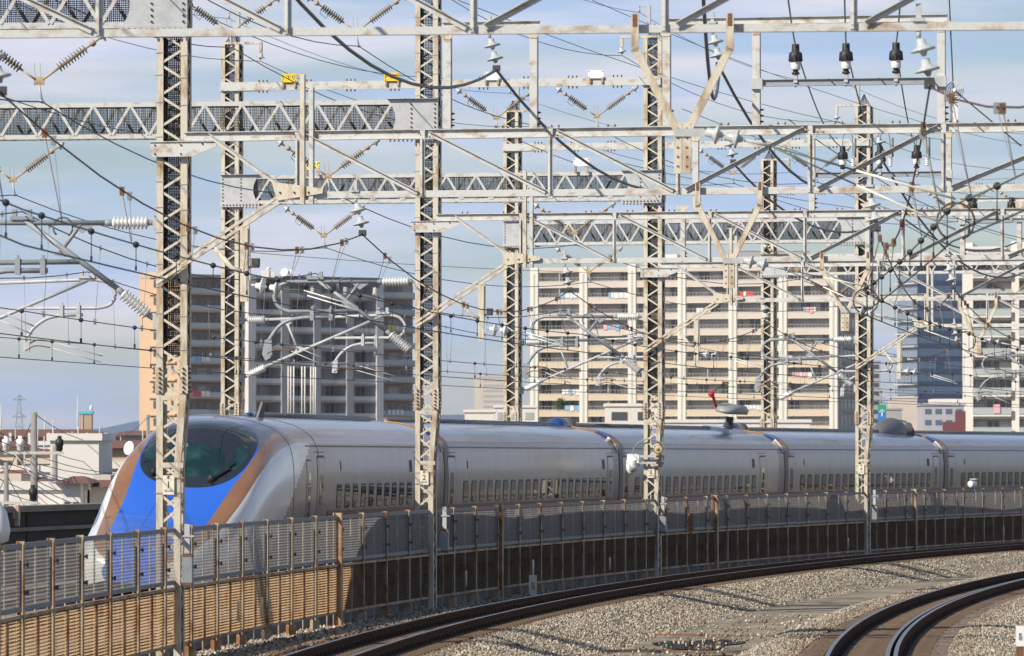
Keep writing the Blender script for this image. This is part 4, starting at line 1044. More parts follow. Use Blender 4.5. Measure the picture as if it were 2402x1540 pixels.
# overhead lines of the near tracks (rust-brown messengers)
def near_cat(key, lxc, lab, planes_n):
    mp_ = [ext.w(planes_n[1], 0, zc(3.8))] + [MS[k] for k in sorted(MS) if k[0] == key]
    last = mp_[-1]; dirv = (mp_[-1] - mp_[-2]); mp_.append(last + dirv)
    ap, cp = [], []
    for i, p in enumerate(mp_):
        sh = Vector((0.25 if i % 2 else -0.25, 0, 0))
        ap.append(Vector((p.x, p.y, zc(2.78))) + sh); cp.append(Vector((p.x, p.y, zc(2.38))) + sh)
    m_ = run('messenger_wire', mp_, 0.85, 0.012, 'wirebrown', 'rust-brown sagging messenger wire ' + lab, group='messenger wires')
    a_ = run('auxiliary_wire', ap, 0.1, 0.011, 'wiregreen', 'greenish auxiliary wire with round spacers ' + lab, group='auxiliary wires')
    run('contact_wire', cp, 0.04, 0.011, 'wire', 'contact wire with round spacers above it ' + lab, group='contact wires')
    for i in range(len(mp_) - 1):
        for k in range(6):
            for dt in (0, .018):
                t = (k + 0.5) / 6 + dt
                p = mp_[i].lerp(mp_[i + 1], t) - Vector((0, 0, 4 * .85 * t * (1 - t))); q = ap[i].lerp(ap[i + 1], (k + .5) / 6); q.z -= 4 * .1 * t * (1 - t)
                b = MB(); b.tube([p, q], .005, 4); b.box((p.x - .03, p.y - .03, p.z - .06), (p.x + .03, p.y + .03, p.z + .05)); b.obj('dropper', 'rust' if dt == 0 else 'wiregrey', m_)
        for k in range(9):
            t = (k + .35) / 9; q = ap[i].lerp(ap[i + 1], t); q.z -= 4 * .1 * t * (1 - t); c = cp[i].lerp(cp[i + 1], t)
            b = MB(); hd = (ap[i + 1] - ap[i]).normalized(); b.lathe(q - hd * .03, hd, [(0, .02), (.01, .042), (.038, .042), (.046, .02)], 10); b.tube([q, c], .006, 4); b.box((c.x - .012, c.y - .03, c.z - .01), (c.x + .012, c.y + .03, c.z + .05)); b.obj('spacer', 'black', a_)
    return ap, cp
ap1, cp1 = near_cat(1, 3.4, 'above the track beside the fence', (0, 2.2))
ap2, cp2 = near_cat(2, 12.2, 'above the track at the right', (0, 12.4))
# pull-off arms: from the drop posts to the wires of the near track
for n in (1, 2, 3, 4):
    P_ = PL[n]; t = empty('pull_off_arm', P_.w(1.5, -0.47, zc(2.92)), P_.rot); tag(t, 'pull-off arm with two white discs below the knee brace of mast %d' % n, 'pull-off arm', 'pull-off arms')
    b = MB(); d = Vector((1, 0, -.12)).normalized(); disc(b, d * .17, d, .16, 0); disc(b, d * .42, d, .14, 0); b.tube([Vector((0, 0, 0)), d * .1], .03, 6, 1); b.obj('discs', ['whiteins', 'galv'], t)
    for k, (zz, yy) in enumerate(((-.10, -.1), (-.18, .14))):
        b = MB(); b.tube([d * .5, Vector((.95, yy, zz))], .009, 5, 1); b.tube([Vector((.95, yy, zz)), Vector((1.9, yy, zz - .28))], .012, 6, 0); b.obj('rod', ['whiteins', 'wiregreen'], t)
for n in (0, 1, 2, 3):
    P_ = PL[n]; p0 = P_.w(VX[n] + .98, -.51, ZFB - 1.28 + (.32 if n == 0 else 0)); q = ap2[n + 1]
    t = tag(empty('pull_off_arm', p0), ['blurred pull-off arm with white rods at the upper right', 'pull-off arm running from the V hanger of mast 1 frame', 'pull-off arm running from the V hanger of mast 2 frame', 'pull-off arm running from the V hanger by the white block'][n], 'pull-off arm', 'pull-off arms')
    d = q - p0
    for k in range(2):
        e = d + Vector((0.1, 0, -.35 * k + .05)); b = MB(); b.tube([Vector((0, 0, 0)), e * .45], .010, 5, 1); b.tube([e * .45, e * .97], .012 if k else .014, 6, 0); b.obj('rod', ['platewhite', 'wiregreen'], t)
    b = MB(); b.tube([e * .97 + Vector((.35 * math.cos(a), 0, .15 + .35 * math.sin(a))) * .6 for a in np.linspace(-1.2, 4.2, 16)], .013, 5); b.obj('jumper_loop', 'wirebrown', t)
# jumper loops above the express contact wires
# thick feeder cables of the near side
def hang_cable(name, pts, sags, r, label):
    return run(name, pts, sags, r, 'cable', label, 'cable', 'thick feeder cables', 14)
i1 = double_disc(1, lat(1, 1158), zc(7.18), 'grey double disc insulator holding the thick cable on mast 1 gantry')
i2 = double_disc(2, lat(2, 1715), zc(7.28), 'grey double disc insulator holding the thick cable on the mast 2 gantry')
i3 = double_disc(1, lat(1, 1680), zc(7.18), 'grey double disc insulator behind the steep black cable, mast 1 gantry')
i4 = double_disc(2, lat(2, 2066), zc(7.28), 'grey double disc insulator behind the arresters, mast 2 gantry')
hang_cable('feeder_cable', [ext.w(3.0, 0, zc(7.6)), PL[0].w(3.9, 0, zc(7.0)), i1, i2, PL[3].wp(2105, 500), PL[4].wp(2402, 560)], [.6, 1.25, 1.25, 1.0, .7], .027, 'thick grey cable sagging from the top through the mast 1 gantry disc')
hang_cable('feeder_cable', [PL[0].w(9.7, 0, zc(7.2)), i3, i4, PL[3].wp(2402, 640)], [1.6, 1.3, 1.0], .027, 'thick black cable plunging steeply beside the V hanger')
# leads of the cable terminations
for k in range(3):
    a = TE[(1, k)]; top = PL[0].w(10.6 + k * .75, 0, zc(6.6)); b_ = TE[(2, k)]
    run('lead_wire', [top, a, b_], [.25, .35], .014, 'wiregrey', 'thin grey lead dropping to the %s black-capped cable end' % ('first', 'second', 'third')[k], 'wire', 'termination leads')
# other strung wires seen against the sky
other = [((0, 225, 1), (540, 320, 3), .3, .010, 'thin wire from the left edge under the top truss'),
         ((450, 20, 2), (985, 180, 3), .35, .011, 'thin wire from the top left passing behind mast 2'),
         ((1075, 0, 2), (2230, 330, 4), .5, .009, 'thin wire crossing the sky from the top centre to the right'),
         ((1390, 0, 2), (2402, 340, 4), .4, .008, 'thin wire highest in the sky at the upper right'),
         ((1450, 380, 3), (2402, 520, 5), .4, .010, 'thin wire passing behind mast 3 toward the right edge'),
         ((1600, 255, 3), (2402, 470, 5), .5, .010, 'thin wire right of mast 3 sloping to the right edge'),
         ((450, 580, 3), (1800, 640, 5), .3, .009, 'thin wire level with the roof of the brown block'),
         ((1990, 440, 3), (2402, 650, 4), .3, .012, 'dark wire among the clutter left of the glass tower'),
         ((1850, 280, 2), (2402, 560, 3), .4, .011, 'dark wire crossing behind the second row of cable ends')]
for (xa, ya, na), (xb, yb, nb_), sg, r, lab in other:
    run('line_wire', [PL[na].wp(xa, ya), PL[nb_].wp(xb, yb)], sg, r, 'wire', lab, group='line wires')
# guy wire with spiral insulator at the upper right
gp = PL[1]
g = tag(empty('guy_post', gp.w(lat(1, 2243), -0.2, ZFT)), 'slender white post with a coiled white insulator, upper right', 'post')
b = MB(); b.box((-.06, -.05, 0.01), (.06, .05, gp.p(2243, 225).z - ZFT)); b.obj('post', 'signwhite', g)
b = MB(); c = Vector((0, -.1, gp.p(2243, 215).z - ZFT))
for k in range(4): b.tube([c + Vector(((.04 + .035 * k) * math.cos(a), 0, (.04 + .035 * k) * math.sin(a))) for a in np.linspace(0, 6.283, 17)], .011, 5)
b.lathe(c, (0, -1, 0), [(0, .05), (.1, .03)], 8); b.obj('coil_insulator', 'whiteins', g)
run('guy_wire', [gp.wp(2232, -40, -.3), gp.wp(2243, 212, -.3), gp.wp(2402, 345, -.3)], 0.0, .012, 'wire', 'guy wire through the coiled white insulator at the upper right', 'wire')
# ================================================================== express train
M['ivory'] = mat('ivory_white_paint', (0.80, 0.79, 0.76), 0.22, var=0.06, scale=0.8, coat=0.6)
M['ivoryshade'] = mat('shaded_ivory_side_paint', (0.325, 0.28, 0.235), 0.26, var=0.16, scale=1.0, stretch=(1, 2.2, 0.25), coat=0.12, lo=0.4, hi=0.7)  # ivory of the car sides with its shade mixed into the colour
M['blue'] = mat('sky_blue_paint', (0.03, 0.155, 0.72), 0.2, coat=0.8)
M['roofblue'] = mat('dusty_roof_blue_sky_sheen', (0.115, 0.155, 0.26), 0.24, coat=0.5, col2=(0.16, 0.15, 0.15), scale=1.0, stretch=(1, .4, 1))  # reflected sky and dust are both mixed into this roof colour
M['copper'] = mat('copper_paint', (0.42, 0.21, 0.105), 0.28, metal=0.25, var=0.25, scale=1.2, stretch=(1, .5, 1), coat=0.6)
M['skirt'] = mat('grey_skirt', (0.30, 0.28, 0.26), 0.4, var=0.3, scale=1.0, coat=0.2)
M['glassblack'] = mat('black_canopy', (0.022, 0.024, 0.028), 0.06, coat=1.0)
M['glassteal'] = mat('teal_windscreen', (0.005, 0.024, 0.024), 0.03, coat=1.0, col2=(0.03, 0.10, 0.09), scale=1.6, lo=.45, hi=.75)
M['carglass'] = mat('tinted_car_window', (0.010, 0.012, 0.009), 0.02, coat=0.0, spec=0.7)
M['rubber'] = mat('grey_gangway_rubber', (0.06, 0.06, 0.06), 0.6)
M['duct'] = mat('grey_roof_duct', (0.13, 0.133, 0.14), 0.45, var=0.2)
M['orange'] = mat('orange_cable', (0.75, 0.38, 0.06), 0.45)
M['red'] = mat('red_paint', (0.62, 0.025, 0.02), 0.35)
M['porc'] = mat('grey_brown_insulator', (0.10, 0.085, 0.08), 0.35)
M['podgrey'] = mat('weathered_grey_pod', (0.30, 0.31, 0.31), 0.4, var=0.3, scale=3)
M['brass'] = mat('cream_bushing', (0.62, 0.52, 0.33), 0.4)
M['cabtext'] = mat('pale_green_lettering', (.30, .55, .48), .5)
M['gangway'] = mat('grey_gangway_hood', (.16, .155, .15), .6)
M['stripebrown'] = mat('dark_copper_stripe', (.20, .085, .04), .45, metal=.0)
M['domeblue'] = mat('roof_dome_blue', (.03, .075, .26), .25, coat=.5)
BODY = [(0, 3.65), (.62, 3.62), (1.12, 3.50), (1.46, 3.22), (1.60, 2.74), (1.67, 2.1), (1.69, 1.45), (1.66, .8), (1.55, .15)]
KEY = [
 (0.0, [(0, .62), (.2, .62), (.40, .60), (.50, .57), (.58, .53), (.62, .48), (.64, .42), (.62, .3), (.55, .2)]),
 (.15, [(0, .85), (.35, .84), (.60, .80), (.78, .74), (.90, .66), (.97, .56), (1.0, .45), (.97, .26), (.9, .08)]),
 (.6, [(0, 1.04), (.40, 1.03), (.74, .98), (.98, .90), (1.12, .79), (1.2, .65), (1.24, .5), (1.22, .27), (1.14, .04)]),
 (1.3, [(0, 1.24), (.45, 1.23), (.84, 1.18), (1.1, 1.1), (1.26, .98), (1.36, .8), (1.40, .6), (1.38, .32), (1.3, .04)]),
 (2.2, [(0, 1.50), (.5, 1.49), (.93, 1.44), (1.22, 1.34), (1.38, 1.18), (1.48, .97), (1.52, .72), (1.50, .37), (1.41, .05)]),
 (3.0, [(0, 1.82), (.52, 1.82), (.98, 1.78), (1.30, 1.68), (1.47, 1.46), (1.56, 1.18), (1.59, .86), (1.57, .44), (1.47, .06)]),
 (3.7, [(0, 2.12), (.56, 2.13), (1.04, 2.12), (1.38, 2.02), (1.55, 1.74), (1.62, 1.38), (1.64, 1.0), (1.61, .5), (1.51, .08)]),
 (4.2, [(0, 2.36), (.58, 2.36), (1.09, 2.36), (1.42, 2.28), (1.58, 1.98), (1.645, 1.55), (1.66, 1.1), (1.63, .55), (1.53, .1)]),
 (5.2, [(0, 2.98), (.62, 2.93), (1.17, 2.80), (1.44, 2.66), (1.6, 2.33), (1.665, 1.8), (1.685, 1.25), (1.65, .65), (1.55, .12)]),
 (6.2, [(0, 3.46), (.64, 3.37), (1.19, 3.15), (1.43, 2.92), (1.59, 2.56), (1.665, 1.98), (1.69, 1.37), (1.66, .73), (1.55, .14)]),
 (7.2, [(0, 3.60), (.64, 3.54), (1.15, 3.36), (1.43, 3.10), (1.585, 2.70), (1.665, 2.06), (1.69, 1.43), (1.66, .78), (1.55, .15)]),
 (8.6, BODY), (40., BODY)]
KT = np.array([k for k, _ in KEY]); KP = np.array([p for _, p in KEY], float)
def slopes(t, P):
    d = np.diff(P, axis=0) / np.diff(t)[:, None, None]; m = np.zeros_like(P)
    m[0] = d[0]; m[-1] = d[-1]
    for i in range(1, len(t) - 1):
        a, b = d[i - 1], d[i]; w1 = 2 * (t[i + 1] - t[i]) + t[i] - t[i - 1]; w2 = t[i + 1] - t[i] + 2 * (t[i] - t[i - 1])
        ok = (a * b) > 0
        with np.errstate(divide='ignore', invalid='ignore'): h = (w1 + w2) / (w1 / a + w2 / b)
        m[i] = np.where(ok, h, 0)
    return m
KM = slopes(KT, KP)
def row(t):
    t = min(max(t, 0), 39.9); i = int(np.searchsorted(KT, t, 'right') - 1); h = KT[i + 1] - KT[i]; x = (t - KT[i]) / h
    return ((1 + 2 * x) * (1 - x) ** 2) * KP[i] + x * (1 - x) ** 2 * h * KM[i] + x * x * (3 - 2 * x) * KP[i + 1] + x * x * (x - 1) * h * KM[i + 1]
def S(t, u, rw=None):
    """point of the body shell: t metres behind the nose tip, u = -8..8 round the section"""
    r = row(t) if rw is None else rw
    sg = -1 if u < 0 else 1; a = abs(u); i = min(int(a), 7); x = a - i
    def g(k):
        if k < 0: return np.array((-r[-k][0], r[-k][1]))
        return r[min(k, 8)]
    p0, p1, p2, p3 = g(i - 1), g(i), g(i + 1), g(i + 2)
    p = 0.5 * (2 * p1 + (p2 - p0) * x + (2 * p0 - 5 * p1 + 4 * p2 - p3) * x * x + (3 * p1 - p0 - 3 * p2 + p3) * x ** 3)
    return Vector((sg * p[0], t, p[1]))
def Sn(t, u):
    e = 0.01; a = S(t + e, u) - S(t - e, u); b = S(t, u + e) - S(t, u - e); n = b.cross(a)
    n = n.normalized(); return n if n.dot(S(t, u) - Vector((0, t + 0.5, 1.4))) > 0 else -n
def So(t, u, off): return S(t, u) + Sn(t, u) * off
def shell(ts, name, mats, band):
    US = sorted({round(s_ * v, 4) for v in np.linspace(0, 8, 57) for s_ in (-1, 1)}); b = MB(); V = []
    for t in ts:
        rw = row(t)
        V += [S(t, u, rw) for u in US]
    k = len(US); b.v = [tuple(v) for v in V]
    for i in range(len(ts) - 1):
        for j in range(k - 1):
            b.f.append((i * k + j, i * k + j + 1, (i + 1) * k + j + 1, (i + 1) * k + j)); b.m.append(band((US[j] + US[j + 1]) / 2, (ts[i] + ts[i + 1]) / 2)); b.sm.append(True)
    b.f.append(tuple(range(k - 1, -1, -1))); b.m.append(0 if ts[0] == 0 else 4); b.sm.append(False)
    n0 = (len(ts) - 1) * k; b.f.append(tuple(range(n0, n0 + k))); b.m.append(4); b.sm.append(False)
    return b
def patch(outline, off, name, m, parent, rings=8):
    """patch lying 'off' above the shell inside a closed (t,u) outline"""
    b = MB(); c = np.mean(outline, axis=0); n = len(outline); V = [So(c[0], c[1], off)]
    for r in range(1, rings + 1):
        for t, u in outline: V.append(So(c[0] + (t - c[0]) * r / rings, c[1] + (u - c[1]) * r / rings, off if r < rings else off - 0.006))
    Fs = [(0, 1 + j, 1 + (j + 1) % n) for j in range(n)]
    for r in range(rings - 1):
        for j in range(n): Fs.append((1 + r * n + j, 1 + (r + 1) * n + j, 1 + (r + 1) * n + (j + 1) % n, 1 + r * n + (j + 1) % n))
    b.add(V, Fs, 0, True); return b.obj(name, m, parent)
def u_at_z(z, rw):   # on the straight side
    lo, hi = 3.0, 8.0
    for _ in range(30):
        mid = (lo + hi) / 2
        if S(20, mid, rw).z > z: lo = mid
        else: hi = mid
    return lo
RB = np.array(BODY, float)
def sx(z): return S(20, u_at_z(z, RB), RB).x
def side_panel(y0, y1, z0, z1, off, rad=0.06, n=6):
    """rounded panel on the straight right side, local y/z"""
    P_ = []
    for cy_, cz_, a0 in ((y1 - rad, z1 - rad, 0), (y0 + rad, z1 - rad, 90), (y0 + rad, z0 + rad, 180), (y1 - rad, z0 + rad, 270)):
        for i in range(n): a = R_(a0 + 90 * i / (n - 1)); P_.append((cy_ + rad * math.cos(a), cz_ + rad * math.sin(a)))
    b = MB(); k = len(P_)
    zs_ = sorted({round(z, 4) for _, z in P_} | {round(z, 4) for z in np.arange(z0 + rad, z1 - rad, .09)})
    V = []
    for z in zs_:
        dz = max(0, z0 + rad - z, z - z1 + rad); ins = rad - math.sqrt(max(0, rad * rad - dz * dz))
        V += [(sx(z) + off, y0 + ins, z), (sx(z) + off, y1 - ins, z)]
    b.add(V, [(2 * i, 2 * i + 1, 2 * i + 3, 2 * i + 2) for i in range(len(zs_) - 1)], 0, True)
    V = [(sx(z) + off, y, z) for y, z in P_]; V2 = [(sx(z) - 0.02, y, z) for y, z in P_]
    b.add(V + V2, [(i, k + i, k + (i + 1) % k, (i + 1) % k) for i in range(k)])
    return b
CANT = R_(6.3)
HD = 0.17134
JP = [HD - 28.6 / RS, HD] + [HD + 25 * k / RS for k in (1, 2, 3, 4)]
def car_empty(k, name):
    a, c = at(RT, JP[k], ZT), at(RT, JP[k + 1], ZT); hd = math.atan2(c.x - a.x, c.y - a.y)
    return empty(name, a, (0, CANT, -hd)), (c - a).length
def t_of(k, xpix, z=2.0):
    """distance along car k where its right side shows at column xpix"""
    a, c = at(RT, JP[k], ZT), at(RT, JP[k + 1], ZT); hd = math.atan2(c.x - a.x, c.y - a.y)
    Mx = Matrix.Translation(a) @ Matrix.Rotation(-hd, 4, 'Z') @ Matrix.Rotation(CANT, 4, 'Y'); lo, hi = 0, 30
    for _ in range(40):
        mid = (lo + hi) / 2; q = Mx @ Vector((1.66, mid, z))
        if 1201 + F * q.x / q.y < xpix: lo = mid
        else: hi = mid
    return lo
WINF = side_panel(-.335, .335, 1.79, 2.335, .006, .12).mesh('window', 'rubber')
WINP = side_panel(-.30, .30, 1.815, 2.31, .011, .10).mesh('pane', 'carglass')
def windows(t, ys):
    for y in ys:
        w_ = put('window', WINF, t, (0, y, 0)); put('pane', WINP, w_)
DOOR = side_panel(-.46, .46, .95, 2.92, .006, .10).mesh('door', 'ivoryshade')
DOORF = side_panel(-.50, .50, .92, 2.97, .003, .12).mesh('door_surround', 'rubber')
DOORW = side_panel(-.20, .20, 1.72, 2.55, .010, .09).mesh('door_window', 'carglass')
HAND = MB(); HAND.box((sx(3.02) - .03, -.55, 3.035), (sx(3.02) + .012, .55, 3.05)); HAND = HAND.mesh('rain_gutter', 'skirt')
VENT = side_panel(-.20, .20, 2.58, 2.86, .005, .02).mesh('display', 'rubber')
LAMP = side_panel(-.06, .06, 2.64, 2.84, .005, .02).mesh('side_lamp', 'rubber')
def door(t, y):
    d_ = put('door', DOOR, t, (0, y, 0)); put('door_surround', DOORF, d_); put('door_window', DOORW, d_); put('rain_gutter', HAND, d_)
def stripe(t, y0, y1):
    b = MB(); n = 2
    for z0, z1, mi in ((1.50, 1.745, 0), (1.455, 1.498, 1)):
        zz = np.linspace(z0, z1, 4)
        V = [(sx(z) + .012, y, z) for y in (y0, y1) for z in zz]
        b.add(V, [(i, 4 + i, 5 + i, 1 + i) for i in range(3)], mi, True)
    return b.obj('stripe', ['stripebrown', 'blue'], t)
def roof_bits(t, Ln, first=False, last=True):
    b = MB(); xg = sx(3.17); b.box((xg - .03, 9.6 if first else .08, 3.165), (xg + .022, Ln + .2, 3.185)); b.obj('gutter', 'skirt', t)
    b = MB(); y0 = 12.4 if first else 1.0
    b.tube([(-.22, y0, 3.635), (-.22, Ln - 1.2, 3.635)], .115, 10); o = b.obj('roof_duct', 'duct', t)
    b = MB(); y = y0 + .5
    while y < Ln - 1.5: b.box((-.09, y, 3.60), (-.02, y + .10, 3.665)); y += 0.62
    q = b.obj('duct_clips', 'black', o); q['kind'] = 'stuff'
    def cableline(yy):
        for u0, u1, m_ in ((.0, 1.5, 'orange'), (1.5, 2.2, 'domeblue'), (2.2, 3.4, 'ivory')):
            b = MB(); b.tube([So(20, u, .012) + Vector((0, yy - 20, 0)) for u in np.linspace(u0, u1, 9)], .014 if u0 < 2 else .03, 6); b.obj('roof_cable', m_, t)
    cableline(Ln + .1)
def dome(t, y0, y1, flip, nm='roof_dome'):
    b = MB(); Ls = y1 - y0
    prof = [(0, .02), (.03, .12), (.10, .20), (.22, .27), (.38, .30), (Ls - .04, .30), (Ls, .28)]
    base = Vector((-.22, y1 if flip else y0, 3.60)); dr = (0, -1, 0) if flip else (0, 1, 0)
    b.lathe(base, dr, prof, 18, 0)
    for i in range(len(b.f)):
        ys = [b.v[j][1] for j in b.f[i]]; d_ = abs(np.mean(ys) - base.y)
        if d_ < .40: b.m[i] = 1
    b.box((-.58, y0 + .05, 3.58), (.14, y1 - .02, 3.66))
    b.obj(nm, ['duct', 'domeblue'], t)
def gangway(t, Ln):
    b = MB(); n = 40
    for rsc, ya, yb in ((.975, Ln - .30, Ln + .06),):
        US = np.linspace(-7.6, 7.6, 61); V = []
        for y in (ya, yb):
            for u in US: p = S(20, u, RB); V.append((p.x * rsc, y, 1.6 + (p.z - 1.6) * rsc))
        k = len(US); b.add(V, [(j, j + 1, k + j + 1, k + j) for j in range(k - 1)], 0, True)
    b.obj('gangway_bellows', 'gangway', t)
body_mats = ['blue', 'copper', 'ivory', 'skirt', 'rubber', 'ivoryshade', 'roofblue']
def band1(u, t):
    a = abs(u)
    if a < 2: return 0 if t < 5.2 + a * .35 else 6  # roof tone with painted-in sky reflection starts behind the canopy
    if a < 3: return 1
    if a < 7: return 2 if t < 10.2 - (a - 3) * 1.25 else 5  # ivory at the nose, its shade-toned copy along the side
    return 2 if t < 3 else 3
def bandN(u, t):
    a = abs(u); return 6 if a < 2.3 else 1 if a < 2.75 else 5 if a < 7 else 3
# lead car
lead, L1 = car_empty(0, 'lead_train_car'); tag(lead, 'lead car of the express train, long blue and copper nose', 'train car', 'cars of the express train')
ts = [0, .02, .05, .1, .15, .22, .3, .4, .5] + list(np.arange(.6, 11.6, .12)) + list(np.arange(11.6, L1 - .4, .8)) + [L1 - .16]
shell(ts, 'body', body_mats, band1).obj('body', body_mats, lead)
NA = 44
def ell(tc_, tu, td, uc, uh, pw=0.85):
    o_ = []
    for i in range(NA):
        a = 2 * math.pi * i / NA; c, s_ = math.cos(a), math.sin(a)
        o_.append((tc_ + (tu if s_ > 0 else td) * math.copysign(abs(s_) ** pw, s_), uc + uh * math.copysign(abs(c) ** pw, c)))
    return np.array(o_)
can = patch(ell(5.05, 2.1, 1.30, 0, 1.93, .8), .012, 'windscreen_canopy', 'glassblack', lead, 12)
patch(ell(4.70, .60, .52, 0, 1.12, .62), .020, 'windscreen_pane', 'glassteal', can)
for sd in (-1, 1): patch(ell(5.12, .55, .55, sd * 1.5, .27, .8), .021, 'side_pane', 'glassteal', can)
for sd in (-1, 1):
    hl = patch(np.array([(2.45 + a * .55, sd * (4.05 + c * .6)) for a, c in [(0, .5), (-.35, .35), (-.5, 0), (-.35, -.4), (0.1, -.62), (.6, -.62), (1.1, -.45), (1.45, -.2), (1.2, .15), (.7, .42)]]), .008, 'headlight', 'glassteal', lead, 5)
    patch(np.array([(2.45 + a * .62, sd * (4.05 + c * .68)) for a, c in [(0, .5), (-.35, .35), (-.5, 0), (-.35, -.4), (0.1, -.62), (.6, -.62), (1.1, -.45), (1.45, -.2), (1.2, .15), (.7, .42)]]), .004, 'headlight_rim', 'skirt', hl, 5)
    b = MB(); u0 = sd * 1.05
    arm = [So(4.12 + .06 * i, sd * 1.0 + (.055 * i), .05) for i in range(9)] if sd > 0 else [So(4.12 + .07 * i, -1.15 + .01 * i, .05) for i in range(9)]
    b.tube(arm, .028, 6); b.tube([arm[3] + Vector((0, 0, .02)), arm[8] + Vector((0, 0, .03))] if sd < 0 else [arm[4], So(4.85, 1.5, .05)], .016, 5)
    b.lathe(arm[0], Sn(4.12, u0), [(-.06, .08), (.05, .07), (.09, .03)], 10); b.tube([arm[0], So(4.06, u0 + (.16 if sd < 0 else -.16), .05)], .02, 6); b.obj('wiper', 'black', can)
q = So(5.16, -.55, .05)
text('W 5', .17, can, q, (R_(35), 0, 0), 'cabtext', name='set_number')
for tt, ua in ((7.85, 6.5), (10.9, 6.5)):
    b = MB(); b.tube([So(tt, u, .001) for u in np.linspace(-ua, ua, 60)], .007, 4); b.obj('panel_seam', 'rubber', lead)
b = MB(); b.tube([So(t_, u_, .001) for t_, u_ in [(1.5, -.55 + .1 * i) for i in range(12)] + [(1.5 + .14 * i, .55) for i in range(1, 13)] + [(3.18, .55 - .1 * i) for i in range(1, 12)] + [(3.18 - .14 * i, -.55) for i in range(1, 13)]], .005, 4); b.obj('hatch_seam', 'domeblue', lead)
for xx in (793.6, 812.4, 831.5, 850.7, 868.6, 887.4, 905, 922.6, 940.2, 957.8): windows(lead, [t_of(0, xx)])
door(lead, t_of(0, 751)); yd = t_of(0, 723)
cd_ = put('crew_door', side_panel(-.30, .30, .95, 2.85, .005, .10).mesh('crew_door', 'ivoryshade'), lead, (0, yd, 0)); put('door_window', side_panel(-.13, .13, 1.6, 2.62, .009, .08).mesh('door_window', 'carglass'), cd_); put('door_surround', side_panel(-.33, .33, .92, 2.88, .003, .12).mesh('door_surround', 'rubber'), cd_)
stripe(lead, t_of(0, 768), L1 - .6); door(lead, t_of(0, 979)); put('display', VENT, lead, (0, t_of(0, 961), 0)); put('side_lamp', LAMP, lead, (0, t_of(0, 797), 0))
roof_bits(lead, L1 - .4, True); gangway(lead, L1)
b = MB(); b.plate([(0, 0), (.22, 0), (.20, .30), (.34, .35), (.34, .37), (.12, .37), (.10, .30)], -.03, .03); o = b.obj('antenna_fin', 'duct', lead, (0, 11.4, 3.62), (0, 0, R_(62)))
b = MB(); b.tube([(-.22, 11.4, 3.66), (-.22, 12.5, 3.67)], .07, 8); b.obj('roof_pipe', 'domeblue', lead)
b = MB(); b.lathe(So(.35, 0.9, .0), Sn(.35, .9), [(0, .09), (.01, .10), (.02, .06), (.021, .0)], 16); b.obj('coupler_mark', 'skirt', lead)
cars = {1: 'second car of the express train, behind mast 2', 2: 'third car of the express train, carrying the raised red pantograph', 3: 'fourth car of the express train, behind mast 4', 4: 'fifth car of the express train, at the right edge'}
b0 = None
